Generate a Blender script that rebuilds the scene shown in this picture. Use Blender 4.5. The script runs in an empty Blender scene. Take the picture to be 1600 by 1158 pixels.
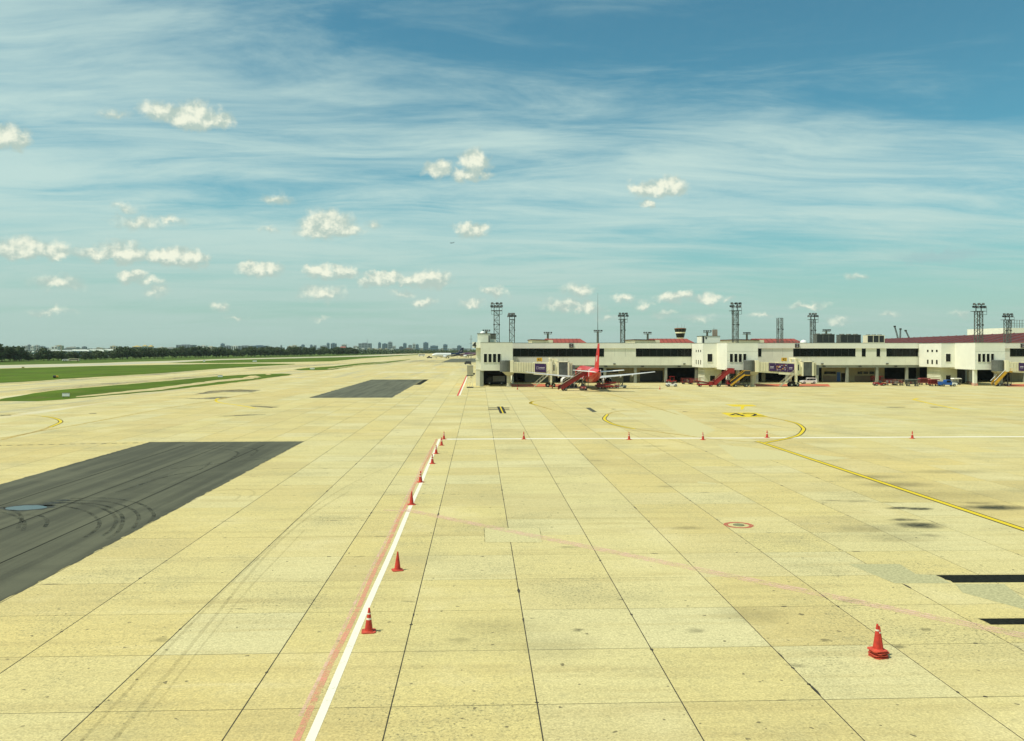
import bpy, math, random
from mathutils import Vector, Matrix
R = math.radians
random.seed(7)
scene = bpy.context.scene
COL = scene.collection

# ------------------------------------------------------------------ camera
H = 10.5                      # eye height, window of the neighbouring pier
F = 1300.0                    # focal length in photo pixels (photo 1600 wide)
YAW = math.atan(52.0 / F)     # joints run along +Y, camera turned a little right
cam_d = bpy.data.cameras.new('camera')
cam = bpy.data.objects.new('camera', cam_d)
COL.objects.link(cam)
cam.location = (0, 0, H)
cam.rotation_euler = (R(90), 0, -YAW)
cam_d.sensor_fit = 'HORIZONTAL'
cam_d.sensor_width = 36.0
cam_d.lens = 36.0 * F / 1600.0
cam_d.shift_y = -34.0 / 1600.0
cam_d.clip_start = 0.5
cam_d.clip_end = 60000
scene.camera = cam

def ray(px):
    c = (px - 800.0) / F
    return (c * math.cos(YAW) + math.sin(YAW), -c * math.sin(YAW) + math.cos(YAW))
def G(px, py, z=0.0):
    """ground position seen at a photo pixel"""
    x, y = ray(px)
    t = (H - z) * F / (py - 545.0)
    return (x * t, y * t)
def XP(px, Y):
    x, y = ray(px)
    return Y * x / y
def ZP(px, py, Y):
    x, y = ray(px)
    return H + (545.0 - py) / F * Y / y

# ------------------------------------------------------------------ exposure
scene.render.engine = 'CYCLES'
vs = scene.view_settings
vs.view_transform = 'Standard'
vs.look = 'None'
vs.exposure = 0.15
vs.gamma = 1.0
scene.cycles.max_bounces = 8
scene.cycles.transparent_max_bounces = 12
scene.cycles.volume_bounces = 0
scene.cycles.use_denoising = True

# ------------------------------------------------------------------ sun
SUN_EL, SUN_AZ = 60.0, -112.0       # azimuth clockwise from +Y: from the left, a little behind
sd = bpy.data.lights.new('sun', 'SUN')
sd.energy = 3.9
sd.angle = R(0.55)
sd.color = (1.0, 0.935, 0.80)
sun = bpy.data.objects.new('sun', sd)
COL.objects.link(sun)
sun.rotation_euler = (R(SUN_EL - 90), 0, R(-SUN_AZ))
sun.location = (-200, -80, 400)

# ------------------------------------------------------------------ node helpers
class NT:
    def __init__(self, nt):
        self.nt = nt
    def n(self, typ, **kw):
        nd = self.nt.nodes.new(typ)
        for k, v in kw.items():
            setattr(nd, k, v)
        return nd
    def put(self, sock, v):
        if hasattr(v, 'is_output') or isinstance(v, bpy.types.NodeSocket):
            self.nt.links.new(v, sock)
        elif v is not None:
            sock.default_value = v
    def m(self, op, a=None, b=None, c=None, clamp=False):
        nd = self.n('ShaderNodeMath', operation=op)
        nd.use_clamp = clamp
        for i, v in enumerate((a, b, c)):
            if v is not None:
                self.put(nd.inputs[i], v)
        return nd.outputs[0]
    def v(self, op, a=None, b=None, c=None):
        nd = self.n('ShaderNodeVectorMath', operation=op)
        for i, x in enumerate((a, b, c)):
            if x is not None:
                self.put(nd.inputs[i], x)
        return nd.outputs[1] if op in ('LENGTH', 'DOT_PRODUCT') else nd.outputs[0]
    def noise(self, vec, scale, detail=4, rough=0.55, dist=0.0):
        nd = self.n('ShaderNodeTexNoise')
        self.put(nd.inputs['Vector'], vec)
        nd.inputs['Scale'].default_value = scale
        nd.inputs['Detail'].default_value = detail
        nd.inputs['Roughness'].default_value = rough
        nd.inputs['Distortion'].default_value = dist
        return nd
    def ramp(self, x, lo, hi, a=0.0, b=1.0, smooth=True):
        nd = self.n('ShaderNodeMapRange')
        nd.interpolation_type = 'SMOOTHSTEP' if smooth else 'LINEAR'
        self.put(nd.inputs[0], x)
        nd.inputs[1].default_value = lo
        nd.inputs[2].default_value = hi
        nd.inputs[3].default_value = a
        nd.inputs[4].default_value = b
        return nd.outputs[0]
    def mix(self, f, a, b, blend='MIX'):
        nd = self.n('ShaderNodeMix', data_type='RGBA', blend_type=blend)
        self.put(nd.inputs[0], f)
        for s, v in ((nd.inputs[6], a), (nd.inputs[7], b)):
            if isinstance(v, (tuple, list)):
                s.default_value = (v[0], v[1], v[2], 1)
            else:
                self.put(s, v)
        return nd.outputs[2]

# ------------------------------------------------------------------ world: sky, thin cloud, cumulus
world = bpy.data.worlds.new('World')
scene.world = world
world.use_nodes = True
world.cycles.sampling_method = 'MANUAL'
world.cycles.sample_map_resolution = 512
wt = NT(world.node_tree)
world.node_tree.nodes.clear()
wo = wt.n('ShaderNodeOutputWorld')
bg = wt.n('ShaderNodeBackground')
bg.inputs['Strength'].default_value = 0.1
world.node_tree.links.new(bg.outputs[0], wo.inputs[0])
sky = wt.n('ShaderNodeTexSky', sky_type='NISHITA')
sky.sun_disc = False
sky.sun_elevation = R(SUN_EL)
sky.sun_rotation = R(SUN_AZ % 360)
sky.altitude = 0
sky.air_density = 1.0
sky.dust_density = 0.6
sky.ozone_density = 1.6
tc = wt.n('ShaderNodeTexCoord').outputs['Generated']
sep = wt.n('ShaderNodeSeparateXYZ')
wt.put(sep.inputs[0], tc)
dx, dy, dz = sep.outputs
az = wt.m('ARCTAN2', dx, dy)
el = wt.m('ARCSINE', dz)
cmb = wt.n('ShaderNodeCombineXYZ')
wt.put(cmb.inputs[0], az)
wt.put(cmb.inputs[1], el)
AE = cmb.outputs[0]
base = wt.mix(1.0, sky.outputs[0], (0.47, 0.98, 0.88), 'MULTIPLY')
# thin high cloud: noise on a flat sheet high above, so that it foreshortens to the horizon
zz = wt.m('ADD', wt.m('MAXIMUM', dz, 0.0), 0.09)
pc = wt.n('ShaderNodeCombineXYZ')
wt.put(pc.inputs[0], wt.m('DIVIDE', dx, zz))
wt.put(pc.inputs[1], wt.m('DIVIDE', dy, zz))
mp = wt.n('ShaderNodeMapping')
mp.inputs['Rotation'].default_value = (0, 0, R(20))
mp.inputs['Scale'].default_value = (0.42, 1.15, 1.0)
mp.inputs['Location'].default_value = (3.1, 1.7, 0)
wp = wt.noise(pc.outputs[0], 0.42, 3, 0.5).outputs[1]
wp = wt.v('MULTIPLY', wt.v('SUBTRACT', wp, (.5, .5, .5)), (1.1, 0.8, 0))
wt.put(mp.inputs[0], wt.v('ADD', pc.outputs[0], wp))
c1 = wt.noise(mp.outputs[0], 0.9, 8, 0.6, 0.35).outputs[0]
c2 = wt.noise(mp.outputs[0], 2.6, 8, 0.64, 0.5).outputs[0]
c3 = wt.noise(pc.outputs[0], 0.28, 2, 0.5).outputs[0]
left = wt.m('MULTIPLY', wt.m('SINE', wt.m('SUBTRACT', az, 0.12)), -0.10)
cir = wt.m('ADD', wt.m('MULTIPLY', c1, 0.58), wt.m('MULTIPLY', c2, 0.42))
cir = wt.m('ADD', cir, wt.m('MULTIPLY', wt.m('SUBTRACT', c3, 0.5), 0.5))
cir = wt.m('ADD', cir, left)
cir = wt.m('ADD', cir, wt.ramp(el, 0.32, 0.14, 0.0, 0.05))
cirm = wt.ramp(cir, 0.375, 0.67, 0.0, 0.86)
col = wt.mix(cirm, base, (5.3, 6.9, 6.4))
# pale haze band low over the horizon
lowm = wt.ramp(el, 0.0, 0.19, 0.85, 0.0)
col = wt.mix(lowm, col, (3.75, 5.25, 4.75))
# small fair-weather cumulus at the places they hold in the sky
def AEp(px, py):
    rel = math.atan((px - 800.0) / F)
    return rel + YAW, math.atan((545.0 - py) / F * math.cos(rel))
CUM = [  # px, py, half width, half height, weight
    (262, 176, 34, 13, .8), (305, 187, 40, 24, 1), (338, 190, 24, 15, .8), (15, 219, 26, 19, 1),
    (744, 258, 22, 23, 1), (735, 272, 30, 9, .8), (686, 266, 22, 13, .8), (1008, 294, 24, 12, .8), (1044, 292, 28, 13, .9), (1018, 318, 10, 8, .6),
    (512, 352, 38, 22, 1), (530, 360, 34, 10, .9), (496, 362, 34, 9, .8), (738, 360, 26, 12, .9), (435, 313, 24, 10, .5), (178, 177, 24, 7, .38),
    (38, 392, 42, 17, .9), (78, 394, 28, 14, .9), (150, 397, 40, 9, .6), (190, 399, 34, 18, .95), (262, 404, 40, 15, 1), (296, 406, 24, 13, .9), (405, 421, 30, 10, .9),
    (500, 424, 26, 9, .9), (540, 424, 22, 10, .9), (596, 437, 32, 11, 1), (640, 440, 24, 8, .8), (672, 437, 30, 13, 1), (504, 459, 30, 12, .8),
    (205, 432, 22, 10, .8), (236, 440, 20, 6, .5), (90, 441, 36, 11, .55), (216, 348, 34, 10, .5), (266, 347, 20, 8, .5), (421, 359, 14, 7, .45), (195, 325, 20, 7, .4),
    (583, 354, 12, 8, .5), (246, 455, 20, 9, .45), (770, 455, 22, 9, .7), (664, 472, 18, 8, .6), (738, 473, 18, 7, .6), (905, 454, 28, 12, .6), (880, 478, 34, 10, .6), (918, 481, 24, 10, .75),
    (978, 466, 16, 8, .7), (1050, 465, 26, 9, .7), (1072, 462, 16, 8, .7), (1106, 469, 20, 8, .6), (1005, 477, 14, 7, .5), (1138, 466, 12, 6, .4), (1262, 478, 30, 5, .5),
    (345, 480, 14, 7, .5), (75, 487, 30, 5, .4), (1190, 491, 22, 5, .4), (1392, 492, 20, 5, .35), (1502, 492, 18, 6, .35), (1310, 500, 20, 5, .35), (1340, 433, 14, 6, .35), (632, 458, 20, 5, .45), (500, 498, 16, 4, .35), (370, 497, 14, 4, .35),
    (1040, 492, 26, 6, .4), (950, 497, 22, 6, .4), (1090, 497, 26, 6, .35)]
w1 = wt.noise(AE, 60, 4, 0.55).outputs[1]
w2 = wt.noise(AE, 170, 8, 0.72).outputs[1]
warp = wt.v('ADD', wt.v('MULTIPLY', wt.v('SUBTRACT', w1, (.5, .5, .5)), (.034, .022, 0)),
            wt.v('MULTIPLY', wt.v('SUBTRACT', w2, (.5, .5, .5)), (.007, .0065, 0)))
AW = wt.v('ADD', AE, warp)
def cumulus(P):
    dens = None
    for (px, py, rx, ry, wgt) in CUM:
        a, e = AEp(px, py)
        kx, ky = F / (rx * 1.18), F / (ry * 1.22)
        q = wt.v('MULTIPLY_ADD', P, (kx, ky, 0), (-a * kx, -e * ky, 0))
        if ry > 13:
            q = wt.v('MAXIMUM', q, wt.v('MULTIPLY', q, (-1, -1.7, 0)))
        d = wt.m('MULTIPLY_ADD', wt.v('LENGTH', q), -wgt * 0.9, wgt)
        dens = d if dens is None else wt.m('MAXIMUM', dens, d)
    return dens
dens = cumulus(AW)
above = wt.m('MAXIMUM', cumulus(wt.v('ADD', AW, (-0.002, 0.006, 0))), -0.3)
# the same kind of clouds scattered over the rest of the sky
ae2 = wt.v('MULTIPLY', AW, (1.0, 2.0, 0))
far = wt.noise(ae2, 9, 3, 0.5).outputs[0]
outside = wt.ramp(wt.m('ABSOLUTE', wt.m('SUBTRACT', az, YAW)), 0.57, 0.66)
band = wt.m('MULTIPLY', wt.ramp(el, 0.30, 0.10), outside)
far = wt.m('MULTIPLY', wt.m('MULTIPLY', wt.m('SUBTRACT', far, 0.60), 5.0), band)
dens = wt.m('MAXIMUM', dens, far)
cm = wt.ramp(dens, -0.03, 0.50, 0.0, 0.94)
up = wt.noise(wt.v('ADD', AE, (0.004, -0.006, 0)), 55, 5, 0.6).outputs[0]
dn = wt.noise(AE, 55, 5, 0.6).outputs[0]
shade = wt.m('ADD', wt.m('MULTIPLY', wt.m('SUBTRACT', dn, up), 2.6), wt.m('MULTIPLY', dens, 0.45))
shade = wt.m('ADD', shade, wt.m('MULTIPLY', wt.m('SUBTRACT', dens, above), 0.75))
shade = wt.m('ADD', shade, 0.12)
ccol = wt.mix(wt.ramp(shade, 0.02, 0.95), (4.3, 5.4, 4.8), (8.3, 8.5, 6.9))
col = wt.mix(cm, col, ccol)
# one flat grey cloud low on the right
ga, ge = AEp(1470, 400)
gq = wt.v('MULTIPLY', wt.v('SUBTRACT', AW, (ga, ge, 0)), (F / 75, F / 11, 0))
gm = wt.ramp(wt.v('LENGTH', gq), 1.1, 0.25, 0, 0.5)
col = wt.mix(gm, col, (3.3, 4.9, 5.0))
wt.put(bg.inputs['Color'], col)

# ------------------------------------------------------------------ mesh helper
class MB:
    def __init__(self):
        self.vs, self.fs, self.ms, self.sm = [], [], [], []
    def add(self, verts, faces, mi=0, smooth=False):
        o = len(self.vs)
        self.vs += [tuple(v) for v in verts]
        for f in faces:
            self.fs.append(tuple(i + o for i in f))
            self.ms.append(mi)
            self.sm.append(smooth)
        return self
    def box(self, x0, x1, y0, y1, z0, z1, mi=0):
        v = [(x0, y0, z0), (x1, y0, z0), (x1, y1, z0), (x0, y1, z0), (x0, y0, z1), (x1, y0, z1), (x1, y1, z1), (x0, y1, z1)]
        return self.add(v, [(0, 3, 2, 1), (4, 5, 6, 7), (0, 1, 5, 4), (1, 2, 6, 5), (2, 3, 7, 6), (3, 0, 4, 7)], mi)
    def hexa(self, bot, top, mi=0):
        return self.add(list(bot) + list(top), [(0, 3, 2, 1), (4, 5, 6, 7), (0, 1, 5, 4), (1, 2, 6, 5), (2, 3, 7, 6), (3, 0, 4, 7)], mi)
    def bar(self, p, q, w, h=None, mi=0):
        h = w if h is None else h
        p, q = Vector(p), Vector(q)
        d = (q - p).normalized()
        u = d.cross(Vector((0, 0, 1)))
        if u.length < 1e-4:
            u = Vector((1, 0, 0))
        u.normalize()
        v = u.cross(d)
        u, v = u * w / 2, v * h / 2
        b = [p - u - v, p + u - v, p + u + v, p - u + v]
        return self.add(b + [x + (q - p) for x in b], [(0, 3, 2, 1), (4, 5, 6, 7), (0, 1, 5, 4), (1, 2, 6, 5), (2, 3, 7, 6), (3, 0, 4, 7)], mi)
    def cyl(self, p, q, r0, r1=None, n=10, mi=0, smooth=True):
        r1 = r0 if r1 is None else r1
        p, q = Vector(p), Vector(q)
        d = (q - p).normalized()
        u = d.cross(Vector((0, 0, 1)))
        if u.length < 1e-4:
            u = Vector((1, 0, 0))
        u.normalize()
        v = u.cross(d)
        a = [p + (u * math.cos(t) + v * math.sin(t)) * r0 for t in [2 * math.pi * i / n for i in range(n)]]
        b = [q + (u * math.cos(t) + v * math.sin(t)) * r1 for t in [2 * math.pi * i / n for i in range(n)]]
        self.add(a + b, [(i, n + i, n + (i + 1) % n, (i + 1) % n)[::-1] for i in range(n)], mi, smooth)
        self.add(a, [tuple(range(n))], mi)
        self.add(b, [tuple(range(n))[::-1]], mi)
        return self
    def rings(self, rs, mi=0, smooth=True, caps=True, closed=True):
        n = len(rs[0])
        vs = [v for r in rs for v in r]
        fs = []
        for k in range(len(rs) - 1):
            for i in range(n if closed else n - 1):
                j = (i + 1) % n
                fs.append((k * n + i, k * n + j, (k + 1) * n + j, (k + 1) * n + i))
        self.add(vs, fs, mi, smooth)
        if caps:
            self.add(rs[0], [tuple(range(n))[::-1]], mi)
            self.add(rs[-1], [tuple(range(n))], mi)
        return self
    def lathe(self, prof, n=16, c=(0, 0, 0), mi=0, smooth=True, caps=True):
        rs = [[(c[0] + r * math.cos(2 * math.pi * i / n), c[1] + r * math.sin(2 * math.pi * i / n), c[2] + z) for i in range(n)] for r, z in prof]
        return self.rings(rs, mi, smooth, caps)
    def prism(self, poly, z0, z1, mi=0):
        n = len(poly)
        v = [(x, y, z0) for x, y in poly] + [(x, y, z1) for x, y in poly]
        f = [tuple(range(n))[::-1], tuple(range(n, 2 * n))] + [(i, (i + 1) % n, n + (i + 1) % n, n + i) for i in range(n)]
        return self.add(v, f, mi)
    def sheet(self, poly, z, mi=0):
        a = sum(poly[i][0] * poly[(i + 1) % len(poly)][1] - poly[(i + 1) % len(poly)][0] * poly[i][1] for i in range(len(poly)))
        if a < 0:
            poly = poly[::-1]
        return self.add([(x, y, z) for x, y in poly], [tuple(range(len(poly)))], mi)
    def mesh(self, name, mats):
        me = bpy.data.meshes.new(name)
        me.from_pydata(self.vs, [], self.fs)
        for m in (mats if isinstance(mats, (list, tuple)) else [mats]):
            me.materials.append(m)
        me.polygons.foreach_set('material_index', self.ms)
        me.polygons.foreach_set('use_smooth', self.sm)
        me.update()
        return me
    def build(self, name, mats, parent=None, loc=None, rz=None):
        return link(name, self.mesh(name, mats), parent, loc, rz)

def link(name, me, parent=None, loc=None, rz=None):
    o = bpy.data.objects.new(name, me)
    COL.objects.link(o)
    if parent is not None:
        o.parent = parent
    if loc is not None:
        o.location = loc
    if rz is not None:
        o.rotation_euler = (0, 0, rz)
    return o
def tag(o, label, cat, group=None, kind=None):
    o['label'] = label
    o['category'] = cat
    if group:
        o['group'] = group
    if kind:
        o['kind'] = kind
    return o
def thing(name, label, cat, loc=(0, 0, 0), rz=0.0, group=None):
    o = bpy.data.objects.new(name, None)
    COL.objects.link(o)
    o.empty_display_size = 0.5
    o.location = loc
    o.rotation_euler = (0, 0, rz)
    return tag(o, label, cat, group)
def struct(o, kind='structure'):
    o['kind'] = kind
    return o
KIDS = {}
def kids(o):
    return [c for c in bpy.data.objects if c.parent == o]
def dup(root, loc, rz, label, group=None):
    tree = KIDS.get(root.name)
    if tree is None:
        tree = KIDS[root.name] = [(c, kids(c)) for c in kids(root)]
    r = root.copy()
    COL.objects.link(r)
    r.location = loc
    r.rotation_euler = (0, 0, rz)
    r['label'] = label
    if group:
        r['group'] = group
    for c, gs in tree:
        d = c.copy()
        COL.objects.link(d)
        d.parent = r
        for g in gs:
            e = g.copy()
            COL.objects.link(e)
            e.parent = d
    return r
def text_mesh(s, size, extrude=0.01, align='CENTER', bold=0.0):
    cu = bpy.data.curves.new('lettering', 'FONT')
    cu.body = s
    cu.size = size
    cu.extrude = extrude
    cu.offset = bold
    cu.align_x = align
    cu.align_y = 'CENTER'
    ob = bpy.data.objects.new('lettering', cu)
    COL.objects.link(ob)
    dg = bpy.context.evaluated_depsgraph_get()
    me = bpy.data.meshes.new_from_object(ob.evaluated_get(dg))
    bpy.data.objects.remove(ob)
    bpy.data.curves.remove(cu)
    return me

# ------------------------------------------------------------------ materials
def mat(name, c, rough=0.6, metal=0.0, var=0.12, scale=0.6, bump=0.0, spec=None, dirt=0.0):
    m = bpy.data.materials.new(name)
    m.use_nodes = True
    t = NT(m.node_tree)
    b = m.node_tree.nodes['Principled BSDF']
    b.inputs['Roughness'].default_value = rough
    b.inputs['Metallic'].default_value = metal
    if spec is not None:
        b.inputs['Specular IOR Level'].default_value = spec
    P = t.n('ShaderNodeNewGeometry').outputs['Position']
    n1 = t.noise(P, scale, 5, 0.6).outputs[0]
    lo = tuple(x * (1 - var) for x in c)
    hi = tuple(min(1, x * (1 + var)) for x in c)
    cc = t.mix(t.ramp(n1, 0.3, 0.7), lo, hi)
    if dirt:
        mp_ = t.n('ShaderNodeMapping')
        mp_.inputs['Scale'].default_value = (2.2, 2.2, 0.22)
        t.put(mp_.inputs[0], P)
        s = t.noise(mp_.outputs[0], 1.0, 5, 0.65).outputs[0]
        cc = t.mix(t.ramp(s, 0.5, 0.8, 0, dirt), cc, (c[0] * .42, c[1] * .42, c[2] * .36))
    t.put(b.inputs['Base Color'], cc)
    if bump:
        bp = t.n('ShaderNodeBump')
        bp.inputs['Strength'].default_value = bump
        bp.inputs['Distance'].default_value = 0.02
        t.put(bp.inputs['Height'], t.noise(P, scale * 14, 4).outputs[0])
        t.put(b.inputs['Normal'], bp.outputs[0])
    return m

SX, SY, SX0, SY0 = 4.30, 4.46, 1.73, 28.98      # slab size and phase of the joints
STAINS = [  # px, py, half length x (m), half length y (m), strength
    (1408, 794, 1.1, .55, 1), (1434, 795, 1.1, .6, 1), (1412, 812, 1.1, .45, .8), (1437, 821, 1.7, 1.0, 1), (1555, 793, 2.4, 1.1, 1), (1528, 786, 1.2, .5, .5), (1452, 837, .8, .5, .4),
    (1400, 757, 3.2, 1.5, .45), (1360, 745, 3.0, 1.2, .4), (1480, 737, 4.2, 1.3, .35), (1360, 826, 2.6, 1.2, .32), (1340, 783, 1.4, .4, .4), (1300, 782, .8, .3, .4), (1390, 785, 1.0, .3, .35), (1405, 840, 2.2, 1.3, .22),
    (1455, 775, 6.0, 2.5, .25), (1075, 825, 1.0, .6, .35), (1170, 960, 1.6, 1.3, .25), (780, 980, 2.2, 1.4, .2),
    (370, 952, .4, .1, .7), (905, 985, .3, .22, .6), (640, 940, .25, .2, .5), (1290, 1000, .3, .22, .6), (1240, 1040, .4, .2, .5), (1405, 1010, .3, .2, .6), (1450, 985, .25, .2, .6), (1090, 985, .5, .3, .45), (720, 1000, .6, .4, .35), (560, 870, .3, .2, .4), (250, 1000, .5, .25, .35), (1330, 940, .5, .3, .4), (1040, 760, .8, .5, .3), (930, 720, 1.2, .7, .28), (890, 855, .8, .3, .4), (1022, 697, 1.6, .5, .45), (860, 1010, 2.0, 1.6, .2)]
def concrete(name, near=True):
    m = bpy.data.materials.new(name)
    m.use_nodes = True
    t = NT(m.node_tree)
    b = m.node_tree.nodes['Principled BSDF']
    b.inputs['Roughness'].default_value = 0.88
    b.inputs['Specular IOR Level'].default_value = 0.25
    P = t.n('ShaderNodeNewGeometry').outputs['Position']
    g = t.v('FLOOR', t.v('DIVIDE', t.v('SUBTRACT', P, (SX0, SY0, 0)), (SX, SY, 1)))
    g = t.v('MULTIPLY', g, (1, 1, 0))
    wn = t.n('ShaderNodeTexWhiteNoise', noise_dimensions='2D')
    t.put(wn.inputs[0], g)
    slab = wn.outputs[0]
    big = t.noise(P, 0.022, 4, 0.55, 0.4).outputs[0]
    mid = t.noise(P, 0.16, 5, 0.6).outputs[0]
    st = t.v('MULTIPLY', P, (0.07, 0.9, 1))
    streak = t.noise(st, 1.0, 5, 0.65).outputs[0]
    fine = t.noise(P, 2.6, 6, 0.7).outputs[0]
    spk = t.noise(P, 8.5, 5, 0.72).outputs[0]
    lane = t.n('ShaderNodeTexWhiteNoise', noise_dimensions='2D')
    t.put(lane.inputs[0], t.v('MULTIPLY', g, (1, 0, 0)))
    lane = lane.outputs[0]
    c = t.mix(t.ramp(big, 0.3, 0.7), (0.572, 0.467, 0.188), (0.528, 0.466, 0.212))
    c = t.mix(t.m('MULTIPLY', t.ramp(slab, 0.55, 1.0, 0, 1, False), 0.55), c, (0.545, 0.512, 0.300))
    c = t.mix(t.m('MULTIPLY', t.ramp(slab, 0.35, 0.0, 0, 1, False), 0.58), c, (0.45, 0.375, 0.175))
    c = t.mix(t.m('MULTIPLY', t.ramp(lane, 0.4, 0.0, 0, 1, False), 0.36), c, (0.50, 0.385, 0.15))
    c = t.mix(t.m('MULTIPLY', t.ramp(lane, 0.6, 1.0, 0, 1, False), 0.35), c, (0.56, 0.51, 0.28))
    c = t.mix(t.ramp(streak, 0.46, 0.74, 0, 0.60), c, (0.40, 0.325, 0.140))
    c = t.mix(t.ramp(streak, 0.45, 0.2, 0, 0.5), c, (0.62, 0.54, 0.30))
    c = t.mix(t.ramp(mid, 0.50, 0.74, 0, 0.5), c, (0.38, 0.345, 0.175))
    c = t.mix(t.ramp(mid, 0.46, 0.28, 0, 0.4), c, (0.62, 0.55, 0.30))
    c = t.mix(t.ramp(fine, 0.48, 0.78, 0, 0.42), c, (0.31, 0.285, 0.15))
    lowf = t.noise(P, 0.075, 3, 0.5).outputs[0]
    pm = t.m('MULTIPLY', t.ramp(mid, 0.40, 0.62, 0.35, 1.0), t.ramp(lowf, 0.38, 0.60, 0.25, 1.0))
    pit = t.m('MULTIPLY', t.ramp(spk, 0.53, 0.63, 0, .9), pm)
    c = t.mix(pit, c, (0.15, 0.14, 0.075))
    clus = t.m('MULTIPLY', t.ramp(t.noise(P, 1.1, 7, 0.75).outputs[0], 0.52, 0.75), pm)
    c = t.mix(t.m('MULTIPLY', clus, 0.62), c, (0.21, 0.205, 0.115))
    dots = t.noise(P, 3.1, 2, 0.4).outputs[0]
    c = t.mix(t.ramp(dots, 0.715, 0.745, 0, 0.75), c, (0.09, 0.08, 0.045))
    g1 = t.noise(P, 13.0, 3, 0.65).outputs[0]
    g2 = t.noise(P, 4.5, 5, 0.7).outputs[0]
    c = t.mix(1.0, c, t.ramp(g1, 0.34, 0.66, 0.82, 1.19, False), 'MULTIPLY')
    c = t.mix(1.0, c, t.ramp(g2, 0.30, 0.70, 0.90, 1.12, False), 'MULTIPLY')
    rust = t.noise(t.v('MULTIPLY', P, (.5, 1.2, 1)), .5, 5, 0.6).outputs[0]
    c = t.mix(t.ramp(rust, 0.68, 0.78, 0, 0.45), c, (0.46, 0.29, 0.10))
    if not near:
        tx = t.noise(t.v('MULTIPLY', P, (0.16, 0.006, 1)), 1.0, 5, 0.6).outputs[0]
        c = t.mix(t.ramp(tx, 0.52, 0.68, 0, .7), c, (0.34, 0.325, 0.225))
        c = t.mix(t.ramp(tx, 0.46, 0.32, 0, .6), c, (0.62, 0.57, 0.38))
        bl = t.noise(P, 0.018, 6, 0.65).outputs[0]
        c = t.mix(t.ramp(bl, 0.56, 0.66, 0, .55), c, (0.55, 0.52, 0.36))
        c = t.mix(t.ramp(bl, 0.42, 0.32, 0, .5), c, (0.56, 0.41, 0.14))
    if near:
        wv = t.v('MULTIPLY', t.v('SUBTRACT', t.noise(P, 0.9, 6, 0.72).outputs[1], (.5, .5, .5)), (1.3, 1.0, 0))
        PW = t.v('ADD', P, wv)
        s = None
        for (px, py, rx, ry, w) in STAINS:
            x, y = G(px, py)
            q = t.v('MULTIPLY', t.v('SUBTRACT', PW, (x, y, 0)), (1 / rx, 1 / ry, 0))
            d = t.m('MULTIPLY', t.ramp(t.v('LENGTH', q), 1.25, 0.2), w)
            s = d if s is None else t.m('MAXIMUM', s, d)
        s = t.m('MULTIPLY', s, t.ramp(t.noise(P, 2.0, 7, 0.75).outputs[0], 0.30, 0.54, 0.55, 1.0))
        c = t.mix(s, c, (0.045, 0.046, 0.026))
    t.put(b.inputs['Base Color'], c)
    bp = t.n('ShaderNodeBump')
    bp.inputs['Strength'].default_value = 0.25
    bp.inputs['Distance'].default_value = 0.01
    t.put(bp.inputs['Height'], t.m('ADD', fine, t.m('MULTIPLY', spk, 0.6)))
    t.put(b.inputs['Normal'], bp.outputs[0])
    return m

def asphalt(name, c=(0.078, 0.079, 0.048)):
    m = bpy.data.materials.new(name)
    m.use_nodes = True
    t = NT(m.node_tree)
    b = m.node_tree.nodes['Principled BSDF']
    b.inputs['Roughness'].default_value = 0.8
    b.inputs['Specular IOR Level'].default_value = 0.3
    P = t.n('ShaderNodeNewGeometry').outputs['Position']
    lane = t.noise(t.v('MULTIPLY', P, (0.9, 0.03, 1)), 1.0, 4, 0.6).outputs[0]
    cross = t.noise(t.v('MULTIPLY', P, (0.15, 0.5, 1)), 1.0, 5, 0.6).outputs[0]
    grit = t.noise(P, 9.0, 5, 0.7).outputs[0]
    big = t.noise(P, 0.12, 4, 0.6).outputs[0]
    k = t.mix(t.ramp(lane, 0.36, 0.64), tuple(x * .72 for x in c), tuple(x * 1.25 for x in c))
    thin = t.noise(t.v('MULTIPLY', P, (3.4, 0.05, 1)), 1.0, 4, 0.7).outputs[0]
    k = t.mix(t.ramp(thin, 0.54, 0.7, 0, .35), k, tuple(x * .5 for x in c))
    k = t.mix(t.ramp(cross, 0.45, 0.75, 0, .45), k, tuple(x * .6 for x in c))
    k = t.mix(t.ramp(big, 0.5, 0.75, 0, .5), k, tuple(x * 1.5 for x in c))
    k = t.mix(t.ramp(grit, 0.5, 0.75, 0, .4), k, tuple(x * 1.9 for x in c))
    t.put(b.inputs['Base Color'], k)
    bp = t.n('ShaderNodeBump')
    bp.inputs['Strength'].default_value = 0.4
    bp.inputs['Distance'].default_value = 0.01
    t.put(bp.inputs['Height'], grit)
    t.put(b.inputs['Normal'], bp.outputs[0])
    return m

def worn(name, c, cover=0.75, rough=0.7, scale=1.4):
    """paint or rubber partly worn away, so that the slab shows through"""
    m = bpy.data.materials.new(name)
    m.use_nodes = True
    t = NT(m.node_tree)
    b = m.node_tree.nodes['Principled BSDF']
    b.inputs['Roughness'].default_value = rough
    b.inputs['Specular IOR Level'].default_value = 0.25
    P = t.n('ShaderNodeNewGeometry').outputs['Position']
    a = t.noise(P, scale, 6, 0.7).outputs[0]
    f = t.noise(P, scale * 9, 4, 0.7).outputs[0]
    k = t.m('ADD', t.m('MULTIPLY', a, 0.6), t.m('MULTIPLY', f, 0.4))
    lo = 0.75 - cover * 0.55
    t.put(b.inputs['Alpha'], t.ramp(k, lo, lo + 0.16, 0.10 if cover < .7 else 0.35, min(1, cover + .15)))
    t.put(b.inputs['Base Color'], t.mix(f, tuple(x * .82 for x in c), c))
    return m

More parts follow.
